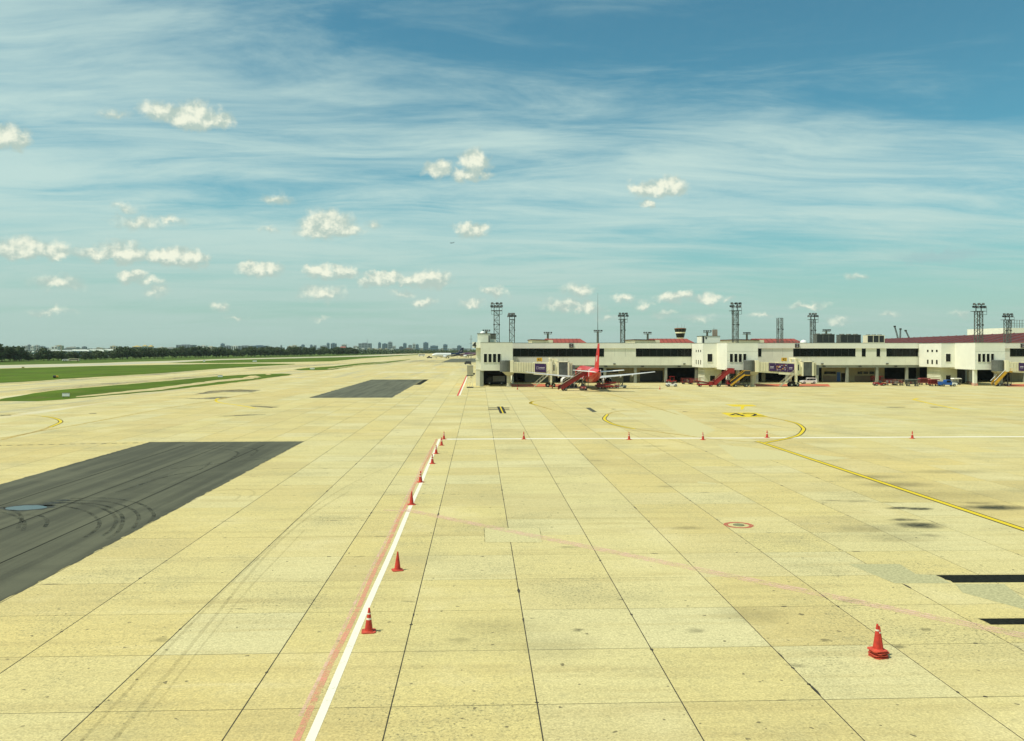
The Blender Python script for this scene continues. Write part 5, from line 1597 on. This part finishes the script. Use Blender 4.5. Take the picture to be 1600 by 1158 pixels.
stairs('boarding_stairs', 'red boarding stairs raised to the left rear door of the airliner', 'boarding stairs', 896, 610.2, 'red_car', R(24), 8.0, 4.0, 'cream_dk', True, False, 'red_dull')
stairs('boarding_stairs', 'red boarding stairs parked under the middle gate pod', 'boarding stairs', 1130, 604.3, 'red_car', 0, 5.4, 4.0, 'red_car')
stairs('boarding_stairs', 'dark boarding stairs with yellow sides at the middle pod', 'boarding stairs', 1155, 604.6, 'yellow_car', 0, 5.2, 3.4, 'yellow_car', True, False, 'dark_car')
stairs('boarding_stairs', 'yellow boarding stairs with white handrails beside the rightmost bridge', 'boarding stairs', 1565, 603.6, 'yellow_car', 0, 4.8, 4.2, 'white_car', True, False)
def loader(label, px, py, m_, rz):
    t = thing('belt_loader', label, 'belt loader', place(px, py), rz, 'belt loaders')
    MB().box(-2.2, 2.2, -.8, .8, .4, .85).build('chassis', M[m_], t)
    mb = MB().bar((-2.6, 0, .75), (3.0, 0, 1.45), .8, .22)
    mb.build('conveyor_boom', M['dark_car'], t)
    MB().bar((-2.6, .46, .95), (3.0, .46, 1.65), .07, .16).bar((-2.6, -.46, .95), (3.0, -.46, 1.65), .07, .16).build('boom_side', M[m_], t)
    MB().box(-2.0, -1.0, .35, .8, .85, 1.5).build('seat_box', M[m_], t)
    wheels(t, (-1.5, 1.5), .66, .32)
loader('low red belt loader with black boom before the stair core', 1102, 604.2, 'red_car', R(180))
loader('red belt loader under the right wing of the airliner', 945, 607.4, 'red_car', R(8))
cart('long flat red dolly right of the airliner tail', 957, 607.2, 'red_car', 0, None, 3.4)
tractor('dark and white tractor at the end of the red dolly', 970, 606.6, 'white_car', 0)
tractor('red tractor beneath the tail of the airliner', 911, 610.2, 'red_dull', R(90))
tractor('dark grey tractor under the airliner left wing', 893, 605.5, 'dark_car', R(60))
# truck and dark service gear under the end pod
t = thing('service_truck', 'dark grey service truck in shade beneath the end pod', 'truck', place(775, 600.8), 0)
MB().box(-2.8, 2.6, -1.0, 1.0, .55, .95).build('chassis', M['dark_car'], t)
MB().box(-.9, 2.6, -1.05, 1.05, .95, 2.5).build('cargo_box', M['grey_car'], t)
extr(MB(), [(-2.8, .9), (-1.0, .9), (-1.0, 2.2), (-2.2, 2.2), (-2.7, 1.5)], 1.0).build('driver_cab', M['dark_car'], t)
MB().hexa([(-2.72, -.85, 1.5), (-2.66, -.85, 1.5), (-2.66, .85, 1.5), (-2.72, .85, 1.5)], [(-2.28, -.8, 2.1), (-2.22, -.8, 2.1), (-2.22, .8, 2.1), (-2.28, .8, 2.1)]).build('windscreen', M['glass'], t)
wheels(t, (-1.9, 1.6), .85, .48)
t = thing('service_ladder', 'dark trestle ladder standing under the first boarding bridge', 'ladder', place(805, 602.5), 0)
mb = MB()
for s in (-1, 1):
    mb.bar((s * 1.1 - .3, -.4, 0), (s * .25, -.4, 4.0), .12).bar((s * 1.1 - .3, .4, 0), (s * .25, .4, 4.0), .12)
for k in range(7):
    mb.bar((-1.2 + k * .14, -.4, .5 + k * .5), (-1.2 + k * .14, .4, .5 + k * .5), .07)
mb.build('frame', M['steel_dark'], t)
MB().box(-.5, .5, -.5, .5, 4.0, 4.1).build('platform', M['steel_dark'], t)
# elevated beige cabin at the pier end
t = thing('equipment_cabin', 'beige ribbed cabin raised on thin legs beside the end pod', 'cabin', place(734.5, 606), 0)
mb = MB()
for x in (-.7, .7):
    for y in (-.7, .7):
        mb.bar((x, y, 0), (x, y, 3.2), .11)
mb.bar((-.7, -.7, .4), (.7, -.7, 1.7), .07).bar((.7, -.7, .4), (-.7, -.7, 1.7), .07).bar((-.7, -.7, 1.8), (.7, -.7, 1.8), .08)
mb.build('leg_frame', M['cream'], t)
MB().box(-.95, .95, -.9, .9, 3.2, 3.36).build('floor_plate', M['dark_car'], t)
MB().box(-.82, .82, -.8, .8, 3.36, 5.95).build('cabin_body', M['cream_dk'], t)
for k in range(6):
    MB().box(-.75 + k * .27, -.65 + k * .27, -.86, -.80, 3.4, 5.9).build('rib', M['cream_dk'], t)
MB().box(-.9, .9, -.88, .88, 5.95, 6.05).build('roof', M['cream_dk'], t)
MB().box(.85, 1.3, -.3, .3, 3.5, 4.0).build('side_box', M['steel_dark'], t)
MB().box(-.9, .9, -.9, -.5, 0, .25).box(-.9, .9, .5, .9, 0, .25).build('base', M['steel_dark'], t)
t = thing('van', 'small dark van far off beyond the raised beige cabin', 'van', place(731, 569.6), 0)
extr(MB(), [(-2.3, .4), (2.3, .4), (2.35, 1.9), (2.1, 2.2), (-1.3, 2.2), (-1.9, 1.35), (-2.3, 1.2)], .95).build('body', M['dark_car'], t)
MB().hexa([(-1.95, -.8, 1.4), (-1.9, -.8, 1.4), (-1.9, .8, 1.4), (-1.95, .8, 1.4)], [(-1.4, -.75, 2.1), (-1.35, -.75, 2.1), (-1.35, .75, 2.1), (-1.4, .75, 2.1)]).build('windscreen', M['glass'], t)
wheels(t, (-1.5, 1.5), .82, .36, .24, False)
t = thing('pushback_tug', 'dark tug standing at the nose of the distant white airliner', 'tug', (XP(671, D2 - 6), D2 - 6, 0), 0)
extr(MB(), [(-3, .4), (3, .4), (3, 1.3), (.6, 1.4), (.5, 2.5), (-1.2, 2.5), (-1.5, 1.4), (-3, 1.2)], 1.3).build('body', M['dark_car'], t)
wheels(t, (-1.9, 1.9), 1.2, .6, .4, False)
t = thing('bus', 'small white bus far off left of the distant airliners', 'bus', (XP(659, 1150), 1150, 0), 0)
extr(MB(), [(-4.5, .5), (4.5, .5), (4.5, 3.2), (-4.2, 3.2), (-4.5, 2.2)], 1.2).build('body', M['white_car'], t)
MB().box(-3.8, 4.2, -1.23, -1.2, 1.7, 2.6).build('windows', M['glass'], t)
wheels(t, (-3, 2.6), 1.05, .5, .3, False)

# ================================================================== TRAFFIC CONES
def cone_meshes():
    b = MB()
    pts = []
    s, c = .26, .07
    for sx, sy in ((1, -1), (1, 1), (-1, 1), (-1, -1)):
        a = (sx * s, sy * (s - c)) if sx * sy < 0 else (sx * (s - c), sy * s)
        q = (sx * (s - c), sy * s) if sx * sy < 0 else (sx * s, sy * (s - c))
        pts += [a, q]
    pts = sorted(set(pts), key=lambda p: math.atan2(p[1], p[0]))
    b.prism(pts, 0.0, .035)
    b.lathe([(.20, .035), (.185, .065)], 20)
    base = b.mesh('base', M['cone_base'])
    k = MB().lathe([(.155, .05), (.15, .08), (.036, .86), (.030, .885), (.012, .895)], 20).mesh('cone_body', M['cone'])
    def band(z0, z1):
        r = lambda z: .15 + (.036 - .15) * (z - .08) / .78 + .004
        return MB().lathe([(r(z0), z0), (r(z1), z1)], 20, caps=False).mesh('band', M['cone_band'])
    return base, k, [band(.46, .53), band(.66, .71)]
CB, CK, CBAND = cone_meshes()
def cone(label, px, py, bands=2, rz=0.0, tilt=0.0):
    x, y = G(px, py)
    t = thing('traffic_cone', label, 'traffic cone', (x, y, 0.0), rz, 'orange traffic cones on the apron')
    link('base', CB, t)
    o = link('cone_body', CK, t)
    o.rotation_euler = (random.uniform(-.03, .03), random.uniform(-.03, .03), 0)
    for b in CBAND[:bands]:
        link('band', b, o)
    return t
cone('orange traffic cone with two white bands nearest the camera by the white line', 576, 987, 2, .1)
cone('plain orange cone second nearest along the white line', 621, 891, 0, .3)
cone('plain orange cone where the pink line meets the white line', 643, 788.5, 0, .2)
cone('banded orange cone fourth from the camera along the white line', 657, 753.5, 2, .5)
cone('orange cone fifth from the camera along the white line', 675.5, 724.5, 2, .0)
cone('orange cone sixth from the camera along the white line', 681.5, 709, 2, .4)
cone('orange cone right below the corner of the white lines', 690, 696, 1, .2)
cone('orange cone standing on the corner of the two white lines', 693.5, 686.3, 2, .7)
cone('orange cone on the cross line, first right of its corner', 818.5, 686.3, 1, .1)
cone('orange cone on the cross line left of the two close ones', 983, 687, 2, .6)
cone('orange cone on the cross line where the yellow curve meets it', 1098.5, 687.4, 2, .3)
cone('orange cone just above the fork of the yellow lines', 1198.5, 684, 1, .2)
cone('orange cone on the cross line furthest right', 1425.5, 685.2, 1, .4)
cone('tiny orange cone before the first boarding bridge column', 808.5, 608.6, 1)
cone('tiny orange cone left of the red boarding stairs', 863, 606.8, 1)
cone('tiny orange cone right of the airliner wing shadow', 1031, 608.4, 1)
sx_, sy_ = G(1372.5, 1026)
for k, (lab, rz) in enumerate((('orange cone at the bottom of the stack by the right edge', .25), ('orange cone second from the bottom of the stack', .05), ('orange cone third from the bottom of the stack', .42), ('topmost orange cone of the stack, its whole body showing', .18))):
    t = thing('traffic_cone', lab, 'traffic cone', (sx_ + .012 * k * (-1) ** k, sy_, .001 + k * .075), rz, 'stacked orange traffic cones')
    link('base', CB, t)
    o = link('cone_body', CK, t)
    link('band', CBAND[1], o)

# ================================================================== AIRFIELD BOARDS
def board(label, px, py, w, h, m_='white_car'):
    x, y = G(px, py)
    t = thing('airfield_sign', label, 'sign', (x, y, 0), 0, 'airfield boards on the grass')
    MB().box(-w / 2, w / 2, -.09, .09, .28, .28 + h).build('panel', M[m_], t)
    MB().box(-w / 2 - .04, w / 2 + .04, -.12, .12, .24, .28).box(-w / 2 - .04, w / 2 + .04, -.12, .12, .28 + h, .33 + h).build('frame', M['steel'], t)
    for s in (-1, 1):
        MB().bar((s * w * .35, 0, -.02), (s * w * .35, 0, .26), .09).build('leg', M['steel'], t)
board('white board on the near tip of the grass island', 103, 621.3, 1.5, .68)
board('white board on the middle of the near grass island', 344, 590.3, 1.7, .7)
board('white board at the tip of the second grass island', 488, 578, 2.2, .8)
board('white board on the grass before the far runway strip', 398, 565.8, 3.2, 1.0)
board('small white board on the grass by the runway branch', 319, 565.8, 1.6, 1.4)
board('yellow board at the far edge of the wide grass', 36, 576, 1.3, .6, 'yellow_dull')
t = thing('wind_marker', 'dark and orange marker barrel lying on the wide grass', 'marker', place(87, 590.5), R(20))
MB().cyl((-.8, 0, .45), (.1, 0, .45), .45, .45, 12).build('drum', M['dark_car'], t)
MB().cyl((.1, 0, .45), (.9, 0, .4), .43, .3, 12).build('orange_drum', M['yellow_car'], t)
for px, py, s in ((393, 590.6, 1.0), (398, 589.6, .8), (386, 591.0, .7), (419, 585.5, .5)):
    x, y = G(px, py)
    rr = random.Random(int(px))
    t = thing('earth_heap', {393: 'largest pale heap of earth at the end of the dirt strip', 398: 'pale heap of earth at the far end of the dirt strip', 386: 'pale heap of earth nearest along the dirt strip', 419: 'small heap of earth beside the grass island tip'}[int(px)], 'earth heap', (x, y, -.05))
    rs = [[((1.7 - .75 * k) * s * 1.6 * (1 + rr.uniform(-.2, .2)) * math.cos(2 * math.pi * i / 12), (1.7 - .75 * k) * s * (1 + rr.uniform(-.2, .2)) * math.sin(2 * math.pi * i / 12), s * (.0, .55, .85)[k]) for i in range(12)] for k in range(3)]
    MB().rings(rs).build('heap', M['dirt'], t)

# ================================================================== TREES BEYOND THE RUNWAY
def tree_meshes(seed, h, leaf):
    rr = random.Random(seed)
    tb = MB().cyl((0, 0, 0), (.1, 0, h * .38), .26, .18, 7)
    for k in range(5):
        a = 2 * math.pi * k / 5 + rr.uniform(-.4, .4)
        tb.cyl((.1, 0, h * .30), (h * .24 * math.cos(a), h * .24 * math.sin(a), h * rr.uniform(.55, .72)), .13, .05, 5)
    trunk = tb.mesh('trunk', M['bark'])
    cb = MB()
    clumps = [(0, 0, h * .70, h * .26)]
    for k in range(11):
        a = 2 * math.pi * k / 11 + rr.uniform(-.3, .3)
        q = rr.uniform(.20, .34) * h
        clumps.append((q * math.cos(a), q * math.sin(a), h * rr.uniform(.28, .84), h * rr.uniform(.15, .23)))
    for (cx, cy, cz, cr) in clumps:
        for k in range(46):
            u = Vector((rr.gauss(0, 1), rr.gauss(0, 1), rr.gauss(0, .8))).normalized()
            p = Vector((cx, cy, cz)) + u * cr * rr.uniform(.55, 1.08)
            nn = (u + Vector((rr.gauss(0, .5), rr.gauss(0, .5), rr.gauss(0, .5)))).normalized()
            e1 = nn.orthogonal().normalized()
            e2 = nn.cross(e1)
            a = rr.uniform(0, 6.28)
            e1, e2 = e1 * math.cos(a) + e2 * math.sin(a), e2 * math.cos(a) - e1 * math.sin(a)
            s = rr.uniform(.45, .9) * h / 11
            cb.add([p - e1 * s, p - e2 * s * .7, p + e1 * s, p + e2 * s * .7], [(0, 1, 2, 3)])
    return trunk, cb.mesh('crown', M[leaf])
TREES = [tree_meshes(s, 12.5, 'leaf' if s % 3 else 'leaf2') for s in range(1, 7)]
line = [(-40, 566), (0, 564.3), (100, 562.8), (200, 560.8), (300, 558.6), (400, 557.3), (500, 555.4), (560, 554.3)]
def base_y(px):
    for (a, ya), (b, yb) in zip(line, line[1:]):
        if a <= px <= b:
            return ya + (yb - ya) * (px - a) / (b - a)
    return line[-1][1]
px = -34.0
rr = random.Random(11)
while px < 560:
    for row in range(2):
        py = base_y(px) - (0 if row == 0 else rr.uniform(.5, 1.0))
        x, y = G(px + rr.uniform(-4, 4), py)
        t = thing('broadleaf_tree', 'dark green broadleaf tree in the long row beyond the runway', 'tree', (x, y, -.4), rr.uniform(0, 6.28), 'trees in the row beyond the runway')
        s = rr.uniform(.62, 1.2) * (1.22 if px < 12 else 1.0) * (.95 if px < 420 else 1.0)
        if 40 < px < 60:
            s *= .62
        if 66 < px < 186:
            s *= .72
        t.scale = (s * 1.15, s * 1.15, s)
        a, b = TREES[rr.randrange(6)]
        link('trunk', a, t)
        link('crown', b, t)
    px += rr.uniform(4.2, 7.4) * (1.0 if px < 300 else .85)
# low far hedge mass that closes the row towards the city
mb = MB()
rr = random.Random(5)
for k in range(5200):
    u = rr.random()
    pxx = 540 + 205 * u ** .8
    Y = 1560 + 480 * u + rr.uniform(0, 160)
    x = XP(pxx, Y)
    z = max(.4, rr.gauss(3.2, 2.2)) * (1.35 - .5 * u)
    s = rr.uniform(.7, 1.8)
    nn = Vector((rr.gauss(0, 1), rr.gauss(0, 1), rr.gauss(.3, 1))).normalized()
    e1 = nn.orthogonal().normalized()
    e2 = nn.cross(e1)
    p = Vector((x, Y, z - .4))
    mb.add([p - e1 * s, p - e2 * s, p + e1 * s, p + e2 * s], [(0, 1, 2, 3)])
o = mb.build('far_wood', M['leaf'])
tag(o, 'low dark green belt of far-off woodland below the city skyline', 'woodland', None, 'stuff')

# ---- sheds and small things among the trees
def shed(label, p0, p1, yt0, yt1, Y, flat=False):
    x0, x1 = XP(p0, Y), XP(p1, Y)
    c = (x0 + x1) / 2
    za, zb_ = ZP(p0, yt0, Y), ZP(p1, yt1, Y)
    o = thing('hangar', label, 'hangar', (c, Y, -.4))
    MB().hexa([(x0 - c, 0, 0), (x1 - c, 0, 0), (x1 - c, 40, 0), (x0 - c, 40, 0)], [(x0 - c, 0, za - 1.4), (x1 - c, 0, zb_ - 1.4), (x1 - c, 40, zb_ - 1.4), (x0 - c, 40, za - 1.4)]).build('wall', M['city_grey'], o)
    MB().hexa([(x0 - c - .6, -1, za - 1.4), (x1 - c + .6, -1, zb_ - 1.4), (x1 - c + .6, 41, zb_ - 1.4), (x0 - c - .6, 41, za - 1.4)], [(x0 - c - .6, -1, za - .2), (x1 - c + .6, -1, zb_ - .2), (x1 - c + .6, 41, zb_ - .2), (x0 - c - .6, 41, za - .2)]).build('roof', M['plane_white'] if flat else M['shed_roof'], o)
shed('long low hangar with bright white flat roof behind the trees', 69, 112, 546.4, 547.6, 1200, True)
shed('pale roofed hangar next right of the bright white one', 114, 135, 545.6, 549.4, 1230)
shed('pale roofed hangar, middle of the three sloping ones', 139, 158, 545.4, 549.2, 1230)
shed('pale roofed hangar, rightmost of the three sloping ones', 162, 182, 545.0, 549.2, 1230)
shed('thin grey roofed shed among the trees at far left', 22, 50, 548.6, 549.4, 1150)
t = thing('parked_jet', 'small white delta-winged jet parked before the trees', 'airplane', place(58.5, 560.3), R(-90))
t.scale = (1.0, 1.0, 1.0)
MB().rings([[(r * math.cos(a), y, 2.0 + r * math.sin(a)) for a in [2 * math.pi * q / 12 for q in range(12)]] for y, r in ((5.8, .05), (4.2, .45), (1, .7), (-3.4, .7), (-4.6, .5))]).build('fuselage', M['plane_white'], t)
for s in (-1, 1):
    MB().hexa([(s * .5, 2.5, 1.8), (s * 4.0, -3.4, 1.8), (s * 4.0, -4.2, 1.8), (s * .5, -4.0, 1.8)], [(s * .5, 2.5, 2.0), (s * 4.0, -3.4, 1.95), (s * 4.0, -4.2, 1.95), (s * .5, -4.0, 2.0)]).build('wing', M['plane_white'], t)
    MB().cyl((s * 1.2, -1, 0), (s * 1.2, -1, 1.8), .12, .12, 6).build('gear', M['steel_dark'], t)
MB().hexa([(-.1, -1.6, 2.5), (.1, -1.6, 2.5), (.1, -4.6, 2.5), (-.1, -4.6, 2.5)], [(-.06, -3.9, 4.9), (.06, -3.9, 4.9), (.06, -4.9, 4.9), (-.06, -4.9, 4.9)]).build('fin', M['plane_white'], t)
MB().cyl((0, 3.6, 0), (0, 3.6, 1.8), .1, .1, 6).build('nose_gear', M['steel_dark'], t)
def farbox(name, label, cat, px, py, L, h, m_):
    t = thing(name, label, cat, place(px, py), 0)
    t.location.z = -.38
    extr(MB(), [(-L / 2, .5), (L / 2, .5), (L / 2, h), (-L / 2 + .8, h), (-L / 2, h * .6)], 1.1).build('body', M[m_], t)
    MB().box(-L / 2 + 1, L / 2 - .5, -1.13, -1.1, h * .55, h * .8).build('windows', M['glass'], t)
    wheels(t, (-L / 2 + 1.2, L / 2 - 1.2), .95, .45, .3, False)
farbox('truck', 'white box truck half hidden by trees at far left', 'truck', 28, 561.8, 7, 3.2, 'white_car')
farbox('van', 'small white van before the trees left of the yellow bus', 'van', 102, 564.0, 4.5, 1.9, 'white_car')
farbox('bus', 'yellowish bus parked before the trees', 'bus', 116, 564.0, 9, 2.4, 'city_cream')

# ================================================================== CITY SKYLINE
def tower(label, p0, p1, top, Y, m_, style=0, group=None, cap=True):
    x0, x1 = XP(p0, Y), XP(p1, Y)
    c, w = (x0 + x1) / 2, (x1 - x0) / 2
    h = ZP((p0 + p1) / 2, top, Y)
    o = thing('city_building', label, 'building', (c, Y, -.4), 0, group)
    dp = min(w * 1.6, 40)
    MB().box(-w, w, 0, dp, 0, h).build('wall', M[m_], o)
    win = MB()
    if style == 0:          # horizontal window bands
        n = max(3, int(h / 7))
        for k in range(1, n):
            z = h * k / n
            win.box(-w * .94, w * .94, -.25, -.01, z, z + h / n * .42)
    elif style == 1:        # vertical strips
        n = max(3, int(w * 2 / 8))
        for k in range(n):
            x = -w + 2 * w * (k + .25) / n
            win.box(x, x + w / n, -.25, -.01, h * .06, h * .94)
    else:
        n, m2 = max(2, int(w / 5)), max(2, int(h / 7))
        for k in range(n):
            for q in range(m2):
                x, z = -w + 2 * w * (k + .25) / n, h * (q + .3) / m2
                win.box(x, x + w / n, -.25, -.01, z, z + h / m2 * .5)
    struct(win.build('window_strips', M['city_dark'], o), 'stuff')
    if cap:
        MB().box(-w * .45, w * .35, dp * .2, dp * .7, h, h + max(1.5, h * .07)).build('roof_block', M[m_], o)
    return o, w, h
SK = [ # p0,p1,top,Y,material,style,label
    (344.5, 350, 537, 3000, 'city_blue', 0, 'slim pale blue tower at the left end of the striped slab block'),
    (350, 361, 540.2, 2400, 'city_grey', 1, 'short dark end of the long striped slab block'),
    (361.5, 371, 540.6, 2400, 'city_white', 1, 'white bay of the long striped slab block'),
    (371.5, 392, 540.2, 2400, 'city_grey', 1, 'middle grey section of the long striped slab block'),
    (392.5, 415, 540.0, 2400, 'city_blue', 1, 'right dark section of the long striped slab block'),
    (275, 300.5, 538.8, 2600, 'city_grey', 1, 'wide block with dark stripes standing above the tree row'),
    (438, 440.5, 539.5, 3600, 'city_grey', 2, 'thin lone tower between slab block and beige blocks'),
    (450, 456, 540.6, 3000, 'city_cream', 2, 'low beige block above the tree hump'),
    (456.5, 463, 539.6, 3000, 'city_cream', 2, 'taller beige block above the tree hump'),
    (464, 471, 542, 3400, 'city_grey', 0, 'low grey block right of the beige pair'),
    (470.8, 475.5, 538.6, 3600, 'city_blue', 0, 'bluish tower right of the beige pair'),
    (484.5, 488, 538.8, 3800, 'city_blue', 0, 'pale thin bluish tower, left of two'),
    (490, 494, 539.4, 3800, 'city_grey', 0, 'pale thin grey tower, right of two'),
    (500, 512, 540.2, 3000, 'city_grey', 0, 'broad brownish grey block joined to a taller tower'),
    (510.5, 514.5, 536.2, 3200, 'city_blue', 0, 'dark bluish tower rising from the broad grey block'),
    (516.7, 525, 536.6, 3100, 'city_blue', 1, 'dark squarish tower standing alone right of the broad block'),
    (533.5, 541, 538.2, 4200, 'city_pale', 0, 'faint pale tower above the red-roofed building'),
    (552, 559, 540.5, 3600, 'city_pale', 0, 'faint pale block left of the big slab with a spire'),
    (560, 579, 536.4, 3300, 'city_grey', 2, 'big slab building with a thin spire on top'),
    (590.8, 595, 535.4, 3300, 'city_blue', 0, 'slender dark tower, first of three in a row'),
    (597, 605, 537.0, 3300, 'city_blue', 1, 'dark wide tower, second of three in a row'),
    (606.3, 612.7, 534.6, 3300, 'city_grey', 0, 'tallest grey tower, third of three in a row'),
    (613, 618, 540.5, 4200, 'city_pale', 0, 'faint low tower right of the tallest grey one'),
    (623.5, 630, 541.6, 3200, 'city_dark', 0, 'low dark block left of a dark tower'),
    (629.8, 635, 536.4, 3300, 'city_blue', 0, 'dark tower rising from a low dark block'),
    (638, 643.5, 539.2, 3500, 'city_grey', 2, 'grey tower with pale windows left of a bluish pair'),
    (644.8, 648.8, 537.2, 3600, 'city_pale', 0, 'pale grey tower, left of a bluish pair'),
    (649.5, 654, 538.2, 3500, 'city_blue', 0, 'bluish tower, right of a close pair'),
    (661.3, 669, 535.2, 3300, 'city_blue', 0, 'broad blue tower above the tug and distant airliner nose'),
    (672.3, 684, 540.2, 3200, 'city_blue', 0, 'low wide bluish block above the distant airliner'),
    (692.5, 699, 538.2, 3300, 'city_blue', 0, 'dark bluish tower above the distant airliner fuselage'),
    (714.2, 721, 540.0, 3000, 'city_blue', 1, 'dark bluish tower behind the navy tail'),
    (37, 42, 540.4, 2600, 'city_pale', 2, 'pale apartment block, leftmost of the far left cluster'),
    (43, 47, 538.8, 2700, 'city_grey', 2, 'tallest apartment block of the far left cluster'),
    (47.5, 53, 540.6, 2600, 'city_white', 2, 'white apartment block in the far left cluster, third'),
    (54, 60, 539.6, 2650, 'city_pale', 2, 'pale apartment block in the far left cluster, fourth'),
    (60.5, 68, 541.0, 2600, 'city_grey', 2, 'grey apartment block, rightmost of the far left cluster'),
    (80, 90, 541.4, 2500, 'city_white', 2, 'white block above the bright hangar roof'),
    (86, 96, 539.8, 2700, 'city_cream', 2, 'cream stepped block above the bright hangar roof'),
    (104, 119, 542.2, 2500, 'city_pale', 0, 'low pale block above the first sloping hangar'),
    (128, 134, 541.5, 2500, 'city_grey', 2, 'small grey block above the middle sloping hangar'),
    (172, 181, 540.6, 2300, 'city_cream', 2, 'pale yellow block above the rightmost sloping hangar'),
    (206, 220, 541.8, 2500, 'city_pale', 2, 'pale block amid rooftops left of the golden roof'),
    (222, 229, 540.8, 2600, 'city_white', 2, 'white block left of the golden roofed house'),
    (231, 238, 541.4, 2200, 'city_cream', 2, 'golden roofed house above the tree row'),
    (246, 257, 542.4, 2300, 'city_white', 0, 'low white block with orange roof above the trees'),
    (258, 274, 543.0, 2300, 'city_pale', 0, 'long low pale block left of the wide striped block'),
    (305, 312, 541.2, 2500, 'city_pale', 2, 'small pale block right of the wide striped block'),
    (313, 322, 539.8, 2700, 'city_white', 2, 'white stepped block halfway to the slab block'),
    (323, 335, 541.6, 2600, 'city_cream', 2, 'cream low block next to the pale blue tower'),
    (531, 542.5, 543.0, 2300, 'city_pale', 2, 'low pale building with a red roof'),
    (544, 552, 543.8, 2300, 'city_cream', 2, 'low cream house right of the red-roofed building'),
    (553, 560, 543.8, 2300, 'city_white', 2, 'low white house left of the big slab'),
    (564, 570, 544.6, 2100, 'city_white', 2, 'low white house below the spire'),
    (574, 580, 544.0, 2100, 'city_cream', 2, 'low cream house right of the spire'),
    (583, 590, 545.2, 2000, 'city_cream', 2, 'leftmost of four low cream houses below the three towers'),
    (590.6, 597, 544.8, 2000, 'city_cream', 2, 'second of four low cream houses below the three towers'),
    (599, 607, 545.0, 2000, 'city_cream', 2, 'third of four low cream houses below the three towers'),
    (609, 615, 545.4, 2000, 'city_white', 2, 'rightmost of four low cream houses below the three towers'),
    (631, 645, 544.2, 2100, 'city_brown', 0, 'long low brown hall below the dark tower')]
for p0, p1, top, Y, m_, s_, lab in SK:
    o, w, h = tower(lab, p0, p1, top, Y, m_, s_, 'buildings of the far skyline')
    if 'spire' in lab and 'thin' in lab:
        MB().cyl((w * .42, 6, h), (w * .42, 6, h + 18), 1.3, .4, 6).build('spire', M['city_grey'], o)
    if 'red roof' in lab:
        MB().hexa([(-w - .5, -1, h), (w * .6, -1, h), (w * .6, 16, h), (-w - .5, 16, h)], [(-w + 2, 3, h + 3), (w * .5, 3, h + 3), (w * .5, 12, h + 3), (-w + 2, 12, h + 3)]).build('roof', M['red_roof'], o)
    if 'golden' in lab:
        MB().hexa([(-w - .5, -1, h), (w + .5, -1, h), (w + .5, 14, h), (-w - .5, 14, h)], [(-1, 5, h + 4), (1, 5, h + 4), (1, 7, h + 4), (-1, 7, h + 4)]).build('roof', M['yellow_dull'], o)
rr = random.Random(21)
px = -10.0
while px < 735:
    wd = rr.uniform(4, 9)
    if rr.random() < .8:
        tower('small hazy low-rise block in the far city belt', px, px + wd, rr.uniform(542.4, 544.8), rr.uniform(3900, 4600), rr.choice(['city_pale', 'city_grey', 'city_white', 'city_cream', 'city_grey']), rr.randrange(3), 'small low-rise blocks of the far city belt', rr.random() < .5)
    px += wd * rr.uniform(.7, 1.1)

# ================================================================== HAZE
hz = MB().box(-16500, 16500, -16500, 16500, -1.4, 70).build('haze', None)
hz.data.materials.clear()
hm = bpy.data.materials.new('haze_air')
hm.use_nodes = True
nt = hm.node_tree
nt.nodes.clear()
out = nt.nodes.new('ShaderNodeOutputMaterial')
pv = nt.nodes.new('ShaderNodeVolumePrincipled')
pv.inputs['Color'].default_value = (0.80, 0.93, 0.88, 1)
pv.inputs['Density'].default_value = 0.000042
pv.inputs['Density Attribute'].default_value = ''
pv.inputs['Anisotropy'].default_value = 0.2
nt.links.new(pv.outputs[0], out.inputs['Volume'])
hz.data.materials.append(hm)
struct(hz, 'stuff')
